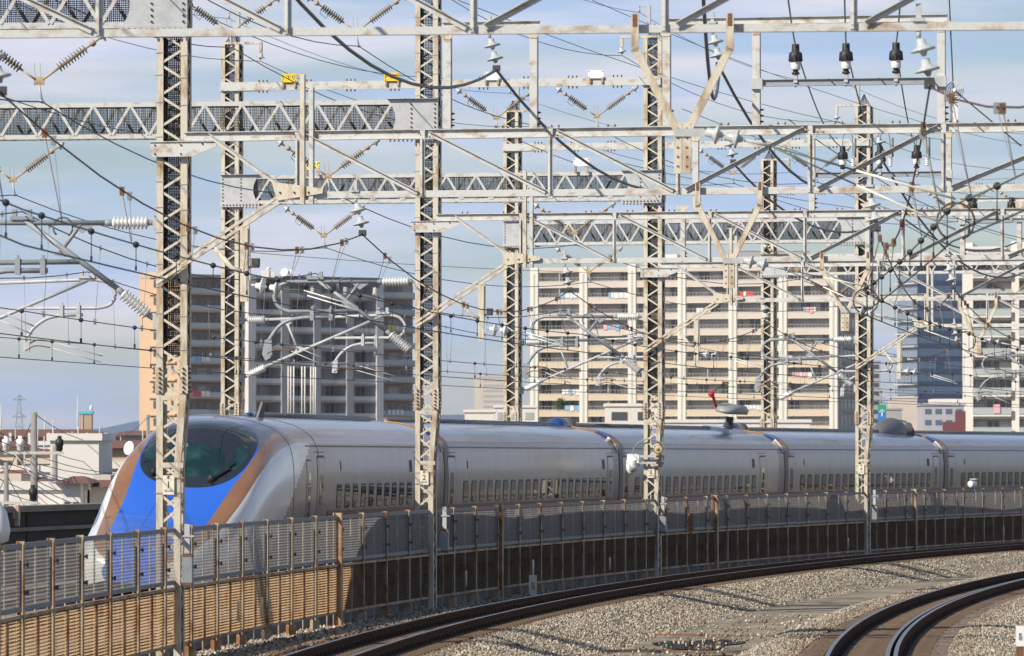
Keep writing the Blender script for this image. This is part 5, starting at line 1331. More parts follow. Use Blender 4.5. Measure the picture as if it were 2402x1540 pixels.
for k in (1, 2, 3, 4):
    c_, Lc = car_empty(k, 'train_car'); tag(c_, cars[k], 'train car', 'cars of the express train')
    tsn = [.05] + list(np.arange(1.0, Lc - 1.2, 1.2)) + [Lc - .16]
    b = shell([20 + (t - .05) * (19 / Lc) for t in tsn], 'body', body_mats, bandN)
    # shell uses the constant section from t=20; restore true lengths
    b.v = [(x, (y - 20) * Lc / 19 + .05, z) for x, y, z in b.v]
    b.obj('body', body_mats, c_)
    y0 = {1: t_of(1, 1090.7), 2: t_of(2, 1493), 3: t_of(3, 1881), 4: t_of(4, 2258)}[k]; y1 = {1: t_of(1, 1415), 2: t_of(2, 1767), 3: t_of(3, 2177), 4: y0 + 19.6}[k]
    n_ = 20 if k != 2 else 17
    windows(c_, np.linspace(y0, y1, n_))
    door(c_, max(.95, y0 - 1.75)); door(c_, min(Lc - 1.55, y1 + 1.45)); stripe(c_, .1, Lc - .6)
    put('display', VENT, c_, (0, y1 - .1, 0)); put('side_lamp', LAMP, c_, (0, y0 + .2, 0))
    roof_bits(c_, Lc - .4); gangway(c_, Lc)
    if k < 3: dome(c_, Lc - 1.35, Lc - .55, False)
    if k in (2, 3): dome(c_, .25, 1.1, True)
    if k == 2:   # pantograph
        yp = Lc - 3.4
        b = MB(); b.lathe((.25, yp, 3.62), (0, 0, 1), shed_prof(.50, 9, .12, .19), 14); b.obj('insulator', 'porc', c_)
        b = MB(); V = []
        sec = [(-.42, .0), (-.38, .16), (-.2, .24), (.15, .22), (.42, .20), (.50, .10), (.48, -.02), (0, -.05)]
        for yy, sc_ in ((-1.2, .35), (-.9, .75), (-.3, 1.0), (.5, 1.0), (1.0, .7), (1.25, .3)):
            V += [(.25 + x * sc_, yp + yy, 4.26 + z * sc_ * 1.25) for x, z in sec]
        m_ = len(sec); Fs = [(i * m_ + j, i * m_ + (j + 1) % m_, (i + 1) * m_ + (j + 1) % m_, (i + 1) * m_ + j) for i in range(5) for j in range(m_)] + [tuple(range(m_ - 1, -1, -1)), tuple(range(5 * m_, 6 * m_))]
        b.add(V, Fs, 0, True); b.obj('pantograph_pod', 'podgrey', c_)
        b = MB(); b.tube([(-.10, yp - .6, 4.38), (-.20, yp - 1.2, 4.86)], .055, 8); pa = b.obj('lower_arm', 'red', c_)
        b = MB(); b.lathe((-.20, yp - 1.22, 4.72), (0, 0, 1), [(0, .06), (.04, .10), (.14, .11), (.20, .05)], 12); b.obj('knee', 'red', pa)
        b = MB(); b.tube([(-.20, yp - 1.2, 4.86), (-.02, yp - .1, 5.22)], .03, 6); b.box((-.1, yp - .2, 5.2), (.06, yp + .15, 5.26)); b.obj('upper_arm', 'rust', pa)
        b = MB(); V = [(-.5, yp - 1.6, 3.60), (.6, yp - 1.6, 3.56), (.6, yp + 1.5, 3.56), (-.5, yp + 1.5, 3.60), (-.4, yp - 1.0, 3.76), (.5, yp - 1.0, 3.72), (.5, yp + 1.2, 3.72), (-.4, yp + 1.2, 3.76)]
        b.add(V, [(4, 5, 6, 7), (0, 1, 5, 4), (1, 2, 6, 5), (2, 3, 7, 6), (3, 0, 4, 7)]); b.obj('pantograph_base', 'roofblue', c_)
    if k == 3:   # streamlined insulator cover
        yb = Lc - 1.6
        b = MB(); b.lathe((-.1, yb - 2.6, 3.58), (0, 1, .02), [(0, .02), (.3, .20), (.8, .42), (1.4, .56), (1.9, .60), (2.3, .58)], 20); b.obj('insulator_cover', 'duct', c_)
        b = MB(); b.tube([(-.0, yb - .5, 3.86), (.35, yb + .35, 3.9)], .2, 14); b.obj('bushing', 'brass', c_)
        b = MB(); b.lathe((-.0, yb + 1.9, 3.56), (0, -1, .02), [(0, .05), (.5, .30), (1.0, .52), (1.4, .58)], 20); b.obj('insulator_cover', 'duct', c_)
# ================================================================== small things on masts and fence
PL = PLT
for n, num, dy in ((1, '1', 1138), (2, '2', 1121), (3, '3', 1108), (4, '4', 1101)):
    P_ = PL[n]; q = P_.p({1: 398, 2: 1007, 3: 1535.5, 4: 2021}[n], dy)
    t = empty('number_plate', P_.w(-0.045, -0.305, q.z), P_.rot); tag(t, 'small ivory number plate strapped to ' + {'1': 'the mast before the train nose', '2': 'the rust-streaked mast by the car joint', '3': 'the mast under the dome camera', '4': 'the mast in front of the fourth car'}[num], 'sign', 'mast number plates')
    b = MB(); b.box((-.10, -.008, -.165), (.10, 0, .165)); b.obj('plate', 'platewhite', t)
    for zz in (.125, -.135): b = MB(); b.tube([(-.24, .012, zz), (.22, .012, zz)], .006, 5); b.obj('strap', 'rusty', t)
    text('\u672c', .075, t, (0, -.011, .128), (R_(90), 0, 0)); text(num, .17, t, (0, -.011, .0), (R_(90), 0, 0), name='number'); text('187 k 041', .035, t, (0, -.011, -.105), (R_(90), 0, 0), name='small_print')
    b = MB(); b.box((-.095, -.0095, .088), (.095, -.008, .091)); b.box((-.095, -.0095, -.083), (.095, -.008, -.080)); b.obj('ruled_line', 'fframe', t)
# dome camera and loudspeaker on mast 3
P3 = PL[3]
t = empty('dome_camera', P3.w(-.58, -.45, P3.p(1500, 1085).z), P3.rot); tag(t, 'white dome surveillance camera on grey arms, left of mast 3', 'camera')
b = MB(); b.box((-.13, -.06, .06), (.16, .12, .24)); b.box((.16, -.05, -.02), (.22, .10, .22)); b.obj('housing', 'signwhite', t)
b = MB(); b.lathe((-.02, 0, .06), (0, 0, -1), [(0, .12), (.02, .145), (.22, .145), (.30, .13), (.38, .08), (.42, .02)], 18); b.obj('dome', 'signwhite', t)
b = MB(); b.lathe((.05, -.10, -.16), (.25, -.8, -.5), [(0, .11), (.05, .115), (.08, .10), (.10, .03)], 16); b.obj('lens_ring', 'galv', t)
for zz in (.17, -.02): b = MB(); b.box((.22, -.03, zz - .03), (.72, .04, zz + .035)); b.obj('arm', 'galv', t)
for zz in (.17, -.02): b = MB(); b.box((.72, -.02, zz - .03), (.93, .05, zz + .03)); b.obj('arm_end', 'black', t)
t = empty('loudspeaker', P3.w(.19, -.42, P3.p(1550, 1055).z), P3.rot); tag(t, 'round loudspeaker with an orange face and blue centre on mast 3', 'loudspeaker')
b = MB(); b.lathe((0, .22, 0), (0, -1, 0), [(0, .05), (.12, .07), (.2, .13), (.22, .135), (.225, .115)], 24); b.obj('horn', 'fframe', t)
M['ochre'] = mat('ochre_face', (.62, .38, .12), .5); M['cblue'] = mat('dull_blue', (.05, .15, .24), .4)
b = MB(); b.lathe((0, 0, 0), (0, -1, 0), [(0, .115), (.006, .11), (.008, .05)], 24); b.obj('face', 'ochre', t)
b = MB(); b.lathe((0, -.008, 0), (0, -1, 0), [(0, .05), (.012, .045), (.014, .01)], 18); b.obj('centre', 'cblue', t)
o = MB(); o.tube([P3.w(-.62, -.4, P3.p(1500, 1072).z)] + [P3.w(.02 + .38 * math.cos(a) * 1.3 - .1, -.36, P3.p(1530, 1065).z + .42 * math.sin(a)) for a in np.linspace(2.9, .3, 12)] + [P3.w(.2, -.33, zc(-.6)), P3.w(.12, -.33, zc(-1.6)), P3.w(.12, -.33, zc(-3))], .016, 6)
tag(o.obj('camera_cable', 'wiregrey'), 'grey cable arching over the loudspeaker on mast 3', 'cable')
# bullet camera on the fence
def fence_at(xx):
    kx = (xx - 1201) / F; lo_, hi_ = 0.0, 0.45
    for _ in range(50):
        mid = (lo_ + hi_) / 2; q = at(RM - .1, mid)
        if q.x / q.y < kx: lo_ = mid
        else: hi_ = mid
    return lo_
ph = fence_at(2285); q = at(RM - .1, ph); s_ = F / q.y
t = empty('fence_camera', (q.x, q.y, T0), (0, 0, -ph)); tag(t, 'white camera on a short post above the fence, fifth car behind', 'camera')
b = MB(); b.tube([(0, 0, -.3), (0, 0, .12)], .03, 8); b.obj('stalk', 'galv', t)
b = MB(); b.lathe((.02, .16, .22), (-.45, -.9, -.12), [(0, .08), (.05, .13), (.30, .13), (.34, .12), (.35, .09)], 16); b.obj('body', 'signwhite', t)
b = MB(); b.lathe((-.13, -.13, .18), (-.45, -.9, -.12), [(0, .10), (.01, .09), (.02, .02)], 14); b.obj('lens', 'black', t)
b = MB(); b.box((-.14, -.16, .36), (.12, .2, .385)); b.obj('sun_hood', 'signwhite', t)
# tarpaulin-wrapped signal at the left edge
ph = fence_at(3); q = at(RM - .15, ph)
t = empty('wrapped_signal', (q.x, q.y, -.4), (0, 0, -ph)); tag(t, 'signal wrapped in white sheet on a rusty post, left edge', 'signal')
b = MB(); b.lathe((-.16, -.2, 2.32), (0, 0, 1), [(0, .12), (.05, .24), (.2, .27), (.45, .22), (.62, .10), (.68, .02)], 10); b.obj('sheet', 'signwhite', t)
b = MB(); b.box((-.22, -.3, 2.22), (.02, -.1, 2.32)); b.box((-.15, -.27, -.2), (-.03, -.15, 2.22)); b.obj('post', 'fpost', t)
# boxes hanging beside the masts
for n, xx in ((1, 449), (2, 1051), (3, 1562), (4, 2058)):
    P_ = PL[n]; lx = P_.lx(xx); t = empty('junction_box', P_.w(lx, -.45, zc(-1.95)), P_.rot); tag(t, 'grey junction box hung on the fence beside mast %d' % n, 'junction box', 'junction boxes beside the masts')
    b = MB(); b.box((-.085, -.07, -.22), (.085, .07, .222)); b.obj('box', 'galvdark', t)
    b = MB(); b.box((-.09, -.075, .224), (.09, .075, .27)); b.box((-.09, -.075, -.27), (.09, .075, -.224)); b.obj('rusty_end', 'rust', t)
    b = MB(); b.box((-.05, -.04, .28), (.04, .04, .78)); b.box((-.08, -.06, .56), (.12, .06, .59)); b.obj('stay', 'galv', t)
# half marker, distance posts
ph = fence_at(1617); q = at(RM - .14, ph); sgn = q.y / F
t = empty('gradient_sign', (q.x, q.y, ZC - (1226 - HOR) * sgn), (0, 0, 0)); tag(t, 'rusty orange fraction sign reading one over two on the fence', 'sign')
M['rustorange'] = mat('faded_orange_plate', (.36, .15, .045), .6, var=.3, scale=6)
b = MB(); b.box((-6.5 * sgn, -.01, -22 * sgn), (7 * sgn, .006, 22 * sgn)); b.obj('plate', 'rustorange', t)
b = MB(); b.box((-.03, .008, -1.3), (.03, .05, .1)); b.obj('post', 'rust', t)
text('1', 16 * sgn, t, (0, -.013, 11 * sgn), (R_(90), 0, 0)); text('2', 16 * sgn, t, (0, -.013, -3 * sgn), (R_(90), 0, 0)); text('28', 8 * sgn, t, (.5 * sgn, -.013, -16 * sgn), (R_(90), 0, 0), name='small_number')
b = MB(); b.box((-4.5 * sgn, -.013, 3.2 * sgn), (5 * sgn, -.0105, 4.4 * sgn)); b.obj('fraction_bar', 'ink', t)
def dist_post(p, wd, ht, label, m, low=-.45):
    t = empty('distance_post', p); tag(t, label, 'distance post', 'distance posts lettered 600')
    b = MB(); b.box((-wd / 2, -wd / 2, low), (wd / 2, wd / 2, ht)); b.obj('post', m, t)
    text('600', wd * .62, t, (0, -wd / 2 - .004, ht - wd * 1.35), (R_(90), R_(90), 0))
    return t
ph = fence_at(1251); q = at(517.35, ph - .004, -.25); q = Vector((q.x, q.y, -.33))
dist_post((px(1250, 1400, q.y).x, q.y, -.33), .20, .47, 'dim distance post lettered 600 at the foot of the fence', 'platewhite')
ob = MB(); ob.tube([(0, 0, .47), (0, 0, .86)], .03, 8); o = ob.obj('marker_rod', 'platewhite', None, (px(1250, 1400, q.y).x, q.y, -.33)); tag(o, 'short pale rod standing on the dim distance post', 'rod')
qq = px(2391.5, 1516, 82.0); t = dist_post((qq.x, qq.y, qq.z), .115, .295, 'white distance post lettered 600 at the lower right corner', 'signwhite', 0.0)
b = MB(); b.box((-.05, -.05, -.9), (.05, .05, -.002)); b.obj('foot', 'rust', t)
for k, xx in enumerate((552, 607, 1087, 1425, 1985, 2350)):
    ph = fence_at(xx); q = at(RM - .16, ph); z = {552: .30, 607: .30, 1087: .25, 1425: .2, 1985: .2, 2350: .3}[xx]
    b = MB(); b.lathe((0, 0, 0), (0, 0, 1), [(0, .03), (.32, .03), (.36, .022), (.37, .01)], 10)
    tag(b.obj('pipe_stub', 'platewhite', None, (q.x, q.y, z - .2)), 'pale pipe stub clipped to a louvre panel, %s from the left' % ('first', 'second', 'third', 'fourth', 'fifth', 'sixth')[k], 'pipe', 'pipe stubs on the fence')
# ================================================================== far buildings
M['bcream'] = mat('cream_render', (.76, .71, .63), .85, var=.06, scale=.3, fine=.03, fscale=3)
M['bpink'] = mat('pinkish_beige_tile', (.62, .545, .47), .85, var=.08, scale=.3)
M['btan'] = mat('tan_tile', (.63, .52, .375), .85, var=.08, scale=.3)
M['bgreen'] = mat('pale_green_tile', (.42, .48, .42), .85)
M['borange'] = mat('orange_brick_tile', (.58, .41, .265), .85, var=.06, scale=.25)
M['bgrey'] = mat('dark_grey_render', (.40, .39, .38), .85, var=.1, scale=.3)
M['bdark'] = mat('charcoal_render', (.13, .13, .135), .85)
M['bbrown'] = mat('brown_tile', (.45, .32, .23), .85, var=.1, scale=.4)
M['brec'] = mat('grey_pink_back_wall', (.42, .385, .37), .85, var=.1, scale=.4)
M['bwhite'] = mat('white_render', (.74, .71, .66), .85, var=.07, scale=.3)
M['bglass'] = mat('window_glass', (.07, .08, .09), .08, spec=.6)
M['bcurtain'] = mat('curtained_glass', (.42, .43, .42), .2)
M['brail'] = mat('pale_railing', (.55, .54, .50), .6)
M['railglass'] = mat('frosted_rail_glass', (.42, .46, .45), .15)
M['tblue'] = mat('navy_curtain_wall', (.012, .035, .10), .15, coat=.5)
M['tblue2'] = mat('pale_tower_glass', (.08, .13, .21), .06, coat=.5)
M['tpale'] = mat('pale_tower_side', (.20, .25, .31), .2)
M['roofbrown'] = mat('brown_roof_tiles', (.21, .10, .07), .8, var=.2, scale=1.0)
M['cyan'] = mat('cyan_paint', (.08, .50, .60), .5)
M['redwall'] = mat('dull_red_panel', (.17, .05, .06), .7)
M['signgreen'] = mat('green_sign', (.02, .35, .19), .5); M['signblue'] = mat('blue_sign', (.03, .20, .62), .5)
M['leaf'] = mat('shrub_leaves', (.07, .13, .02), .8, var=.5, scale=3)
M['blilac'] = mat('lilac_grey_render', (.44, .42, .44), .85)
M['bpar'] = mat('pale_grey_parapet', (.64, .62, .59), .85, var=.1, scale=.5)
GZ = -6.0
cloth = [mat('laundry_%s' % n_, c, .8) for n_, c in (('white', (.75, .75, .73)), ('pink', (.75, .42, .42)), ('blue', (.25, .45, .65)), ('red', (.65, .08, .06)), ('yellow', (.75, .62, .1)))]
def bld(x, y, D, ang, name, label):
    """empty at a building corner shown at column x; local x runs right along the front, y goes in, z=0 at eye level"""
    q = px(x, HOR, D); t = empty(name, q, (0, 0, -R_(ang))); tag(t, label, 'building'); return t
def box_part(t, name, a, b_, m): b = MB(); b.box(a, b_); return b.obj(name, m, t)
def winmesh(w_, h_, m1, m2=None, fr='brail'):
    b = MB(); b.box((-w_ / 2, -.06, 0), (w_ / 2, -.02, h_), 0); b.box((-.04, -.09, 0), (.04, -.062, h_), 1); return b.mesh('window', [m1, fr])
def sized(t, x0, x1): pass
# ---- cream block
D = 1020.; s_ = F / D; ang = 17; c_ = math.cos(R_(ang))
B = bld(1246, 0, D, ang, 'cream_apartment_block', 'long cream and tan apartment block with six columns of balconies')
ppm = s_ * c_
pil = [(x - 1246) / ppm for x in (1246, 1361, 1474, 1589, 1706, 1821, 1936)]; pw = 17 / ppm
FH = 37.65 / s_; ztop = (1070 - 640.5) / s_
Wd = pil[-1] + pw + .1; dep = 14.
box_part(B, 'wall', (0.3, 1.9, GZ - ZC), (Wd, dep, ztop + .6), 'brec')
box_part(B, 'end_wall', (Wd, 1.2, GZ - ZC), (Wd + .35, dep - .1, ztop + .7), 'bgrey' if False else 'bpink')
box_part(B, 'roof_parapet', (-.2, -.1, ztop), (Wd + .3, dep, ztop + .9), 'bpink')
for i, x in enumerate(pil):
    h_ = ztop + (1.4 if i in (2, 3, 5) else .95)
    p_ = box_part(B, 'pilaster', (x - .1, -.35, GZ - ZC), (x + pw, 2.2, h_), 'bcream')
    b = MB(); b.box((x + pw * .38, -.38, GZ - ZC), (x + pw * .62, -.352, h_ - 1.2)); b.obj('green_strip', 'bgreen', p_)
w1, w2 = winmesh(1.75, 1.95, 'bglass'), winmesh(1.75, 1.95, 'bcurtain')
rl = MB(); bw = pil[1] - pw
rl.box((0, -.04, .98), (bw, 0.0, 1.04))
for k in range(13): rl.box((bw * k / 12.0 - .02, -.04, .0), (bw * k / 12.0 + .02, 0, .98))
rl = rl.mesh('railing', 'brail')
random.seed(5)
for f in range(12):
    zf = ztop - FH * f - 1.75        # floor level
    for i in range(6):
        xa, xb = pil[i] + pw, pil[i + 1] - .1
        b = MB(); b.box((xa, -.15, zf - .95), (xb, .05, zf + .12)); b.box((xa, .05, zf - .25), (xb, 1.9, zf - .05)); bal = b.obj('balcony', 'bpink' if f < 4 else 'btan', B)
        b = MB(); b.box((xa, -.2, zf + .123), (xb, .06, zf + .2)); b.box((xa, -.2, zf - 1.02), (xb, .06, zf - .953)); b.obj('balcony_edge', 'bcream', bal)
        put('railing', rl, bal, (xa, -.05, zf + .1), (0, 0, 0), ((xb - xa) / bw, 1, .7))
        for k in range(4):
            xw = xa + (xb - xa) * (k + .5) / 4 + random.uniform(-.25, .25)
            if random.random() < .9: put('window', random.choice((w1, w2, w2)), B, (xw, 1.9, zf + .02))
        if f < 11 and i < 5 and random.random() < .12: box_part(B, 'partition', (xa + (xb - xa) * .5 - .05, .1, zf), (xa + (xb - xa) * .5 + .05, 1.85, zf + 1.8), 'bwhite')
random.seed(9)
for (bay, f, off, m_, wd, lab) in [(4, 1, .6, 3, 2.2, 'red and white futon airing on an upper balcony of the cream block'), (0, 1, 4.2, 0, 3.5, 'white laundry on the upper left balcony of the cream block'), (1, 3, 3.0, 1, 3.0, 'pink sheet hung on a balcony of the cream block'), (1, 1, 4.0, 0, 3.5, 'pale laundry on the second bay, upper floor of the cream block'), (3, 2, 2.0, 0, 2.5, 'white laundry by mast 3 on the cream block'), (5, 6, 1.0, 1, 3.6, 'row of mixed laundry on the right bay of the cream block'), (0, 7, 4.5, 0, 3.2, 'white laundry low on the left bay of the cream block'), (5, 2, 3.0, 1, 2.0, 'pink towel on the right bay of the cream block'), (0, 8, 5.0, 2, 2.6, 'blue and white washing low on the left bay beside a shrub'), (4, 8, 1.5, 0, 3.0, 'white futons low on the fifth bay of the cream block')]:
    zf = ztop - FH * f - 1.75; q = B.matrix_world
    t = empty('laundry', (0, 0, 0)); t.location = Matrix.Translation(B.location) @ Matrix.Rotation(-R_(ang), 4, 'Z') @ Vector((pil[bay] + pw + off, -.26, zf + .1)); t.rotation_euler = B.rotation_euler; tag(t, lab, 'laundry', 'laundry on the balconies')
    x = 0
    while x < wd:
        w_ = random.uniform(.35, .9); b = MB(); b.box((x, -.05, random.uniform(-.2, .2)), (x + w_, 0, .85)); b.obj('cloth', random.choice([cloth[m_], cloth[m_], cloth[0], cloth[2]]), t); x += w_ + .08
b = MB(); rnd = random.Random(2)
for k in range(420):
    v = Vector((rnd.gauss(0, 1), rnd.gauss(0, .7), rnd.gauss(0, .75))); v = v.normalized() * (rnd.random() ** .4) * Vector((1.5, .8, 1.15)).length * .55
    a = Vector((rnd.uniform(-.3, .3), rnd.uniform(-.3, .3), rnd.uniform(-.3, .3))); c = Vector((rnd.uniform(-.3, .3), rnd.uniform(-.3, .3), rnd.uniform(-.3, .3))); b.add([v - a, v + a, v + c], [(0, 1, 2)])
zf = ztop - FH * 8 - 1.75
o = tag(empty('balcony_shrub'), 'round green shrub on a low balcony of the cream block', 'shrub'); o.location = Matrix.Translation(B.location) @ Matrix.Rotation(-R_(ang), 4, 'Z') @ Vector((5.6, .2, zf + 1.3)); b.obj('foliage', 'leaf', o); c = MB(); c.tube([(0, 0, -1.5), (0, 0, .3)], .1, 6); c.obj('stem', 'bbrown', o)
# end wall windows of the cream block, tank on the roof
for f in range(11):
    zf = ztop - FH * f - 1.75
    for k in range(4): box_part(B, 'window', (Wd + .36, 2.5 + k * 2.9, zf + .3), (Wd + .42, 4.2 + k * 2.9, zf + 1.9), 'bglass')
    box_part(B, 'walkway', (Wd + .36, 1.4, zf - .5), (Wd + .9, dep - .3, zf + .0), 'bgrey')
box_part(B, 'roof_tank', (pil[2] + 5, 5, ztop + .9), (pil[2] + 7.5, 8, ztop + 3.2), 'bcream'); box_part(B, 'roof_house', (pil[2] + 3.6, 4, ztop + .9), (pil[3], 9, ztop + 2.2), 'bcream')
# ---- brown and grey block
D = 949.; s_ = F / D; ang = -38; c_ = math.cos(R_(38))
B = bld(432, 0, D, ang, 'brown_apartment_block', 'brown and charcoal apartment block with a sunlit orange end wall')
def bx(x): # local x on the receding front for a column
    k = (x - 1201) / F; o_ = B.location; ca, sa = math.cos(R_(38)), math.sin(R_(38))
    return (k * o_.y - o_.x) / (ca - k * sa)
FH = 40.8 / s_; ztop = (1070 - 650) / s_; Wd = bx(985); dep = 13.2
box_part(B, 'wall', (.4, 2.0, GZ - ZC), (Wd, dep, ztop), 'bbrown')
ew = box_part(B, 'end_wall', (-.05, 0, GZ - ZC), (.38, dep, ztop + 1.0), 'borange')
for f in range(11):
    zf = ztop - FH * f - 1.6
    for k, yy in enumerate((8.2, 3.0)):
        box_part(ew, 'window', (-.12, yy, zf), (-.06, yy + .7, zf + 1.3), 'bglass'); box_part(ew, 'window_ledge', (-.5, yy - 1.0, zf + 1.7), (-.06, yy + 1.8, zf + 2.0), 'borange')
box_part(B, 'roof_slab', (-.1, -.2, ztop + .003), (Wd, dep, ztop + .5), 'bgrey')
cols = [(573, 591, 'bwhite'), (651, 669, 'bgrey'), (727, 743, 'bgrey'), (804, 820, 'bgrey'), (874, 890, 'bgrey')]
for a, c, m_ in cols: box_part(B, 'pilaster', (bx(a), -1.2, GZ - ZC), (bx(c), 2.0, ztop + .4), 'bpar' if a in (573, 874) else 'bgrey')
box_part(B, 'dark_band', (bx(652), -1.3, ztop - 1.1), (bx(880), -1.202, ztop + .55), 'bdark')
secs = [(432, 573, 'brown'), (591, 651, 'grey'), (669, 727, 'grey'), (743, 804, 'grey'), (820, 874, 'grey'), (890, 985, 'brown')]
w1, w2 = winmesh(1.9, 1.9, 'bglass'), winmesh(1.9, 1.9, 'bcurtain')
for f in range(12):
    zf = ztop - FH * (f + 1) + .25
    for a, c, kind in secs:
        xa, xb = bx(a) + (.5 if a == 432 else 0), bx(c)
        yf = -1.0 if kind == 'grey' else -.2
        if kind == 'grey': bal = box_part(B, 'balcony', (xa, yf, zf - .75), (xb, yf + .2, zf + .35), 'bpar'); box_part(bal, 'tile_band', (xa, yf - .03, zf - .72), (xb, yf - .003, zf - .38), 'bbrown')
        else: bal = box_part(B, 'balcony', (xa, yf, zf - .3), (xb, 2.0, zf - .02), 'bbrown'); box_part(bal, 'glass_rail', (xa, yf, zf), (xb, yf + .06, zf + .85), 'railglass')
        n_ = max(2, int((xb - xa) / 2.6))
        for k in range(n_): put('window', random.choice((w1, w1, w2)), B, (xa + (xb - xa) * (k + .5) / n_, 2.0, zf + .1))
        if kind == 'brown':
            for k in range(2): box_part(bal, 'air_unit', (xa + (xb - xa) * (.25 + .45 * k), .15, zf), (xa + (xb - xa) * (.25 + .45 * k) + .8, .6, zf + .8), 'bwhite')
for k, (f, sct, lab) in enumerate([(6, 0, 'bright washing on the left balconies of the brown block'), (2, 5, 'orange blanket on the right balconies of the brown block'), (4, 0, 'blue quilt on the left balconies of the brown block'), (7, 5, 'white shirts on the right balconies of the brown block'), (8, 2, 'white washing low on the charcoal bays of the brown block')]):
    zf = ztop - FH * (f + 1) + .25; a, c, kd = secs[sct]
    t = empty('laundry'); t.location = Matrix.Translation(B.location) @ Matrix.Rotation(R_(38), 4, 'Z') @ Vector((bx(a) + 1.5, -.35 if kd == 'brown' else -1.1, zf + .1)); t.rotation_euler = B.rotation_euler; tag(t, lab, 'laundry', 'laundry on the balconies')
    for j in range(4): b = MB(); b.box((j * .9, -.06, 0), (j * .9 + .7, 0, .9)); b.obj('cloth', cloth[(3, 4, 2, 0, 0)[k]] if j < 2 else cloth[0], t)
for x, y, r_, lab in ((668, 640, .75, 'larger white dish'), (682, 640, .5, 'smaller white dish')):
    q = px(x, 640, 960.); t = tag(empty('satellite_dish', q), lab + ' antenna on the roof of the brown block', 'dish'); b = MB(); b.lathe((0, 0, 0), (-.5, -1, .3), [(0, .1), (.12, r_ * .6), (.25, r_), (.27, r_ * .97), (.16, r_ * .5), (.1, .02)], 16); b.obj('dish', 'bwhite', t); b = MB(); b.tube([(0, .2, -1.2), (0, .2, 0)], .08, 6); b.obj('mount', 'brail', t)
q = px(627, 648, 958.); t = tag(empty('roof_plant', q), 'white plant boxes on the roof of the brown block', 'plant box'); box_part(t, 'box', (-1.1, 0, -.2), (.3, 1.5, 1.0), 'bwhite'); box_part(t, 'box', (.35, 0.2, -.2), (1.2, 1.5, .8), 'bwhite'); b = MB(); b.tube([(-.2, .5, 1.0), (.2, .5, 1.4), (.5, .5, 1.2)], .2, 8); b.obj('duct', 'bwhite', t)
# white poles on a rack, nearer roof
D = 420.; s_ = F / D; q = px(706, 985, D)
t = tag(empty('pole_rack', q), 'rack of tall thin white poles in front of the brown block', 'pole rack')
for x in (676, 682, 689, 708, 715, 729, 735, 740):
    b = MB(); xx = (x - 706) / s_; b.tube([(xx, 0, -.5), (xx, 0, 125 / s_)], .055, 6); b.obj('pole', 'bwhite', t)
box_part(t, 'rack_beam', (-1.2, -.1, .0), (1.2, .1, .22), 'brail'); box_part(t, 'plinth', (-1.3, -.6, -9), (1.3, .8, -.5), 'bgrey')
# ---- right-hand white block
D = 835.; s_ = F / D
B = bld(2258, 0, D, 8, 'white_balcony_block', 'white apartment block with glass balcony rails at the right edge')
FH = 46.3 / s_; ztop = (1070 - 600) / s_; wd = 26.
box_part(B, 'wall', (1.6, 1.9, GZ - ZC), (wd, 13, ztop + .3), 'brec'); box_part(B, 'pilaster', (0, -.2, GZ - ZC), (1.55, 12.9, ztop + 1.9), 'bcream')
for x in (7.2, 14.2, 21): box_part(B, 'pilaster', (x, -.25, GZ - ZC), (x + 1.1, 2.2, ztop + .8), 'bcream')
box_part(B, 'roof_canopy', (.6, -.6, ztop + .9), (6.5, 10, ztop + 1.3), 'bwhite'); box_part(B, 'roof_parapet', (1.6, .8, ztop + .303), (wd, 12, ztop + .9), 'bcream'); box_part(B, 'roof_house', (7, 3, ztop + .91), (16, 10, ztop + 2.2), 'bwhite')
w1, w2 = winmesh(1.7, 2.0, 'bglass'), winmesh(1.7, 2.0, 'bcurtain')
for f in range(12):
    zf = ztop - FH * (f + 1) - .2
    for xa, xb in ((1.6, 7.15), (8.35, 14.15), (15.35, 20.95)):
        bal = box_part(B, 'balcony', (xa, -.9, zf - .25), (xb, 1.9, zf), 'bwhite'); box_part(bal, 'lintel', (xa, .2, zf - .62), (xb, .7, zf - .253), 'bcream')
        for k in range(4): g = box_part(bal, 'glass_rail', (xa + (xb - xa) * k / 4 + .04, -.88, zf + .08), (xa + (xb - xa) * (k + 1) / 4 - .04, -.84, zf + .98), 'railglass')
        b = MB(); b.box((xa, -.92, zf + .99), (xb, -.80, zf + 1.06))
        for k in range(5): b.box((xa + (xb - xa) * k / 4 - .03, -.9, zf), (xa + (xb - xa) * k / 4 + .03, -.82, zf + .985))
        b.obj('handrail', 'brail', bal)
        for k in range(3): put('window', random.choice((w1, w2)), B, (xa + (xb - xa) * (k + .5) / 3, 1.9, zf + .02))
for k, (f, xx, m_, lab) in enumerate([(9, 5.6, 4, 'yellow towel on a low balcony of the white block'), (4, 8.6, 0, 'white sheet on a middle balcony of the white block'), (7, 4.6, 1, 'pale pink washing on a balcony of the white block')]):
    zf = ztop - FH * (f + 1) - .2; t = empty('laundry'); t.location = Matrix.Translation(B.location) @ Matrix.Rotation(-R_(8), 4, 'Z') @ Vector((xx, -1.0, zf + .2)); t.rotation_euler = B.rotation_euler; tag(t, lab, 'laundry', 'laundry on the balconies'); box_part(t, 'cloth', (0, -.05, 0), (.95, 0, 1.3), cloth[m_])
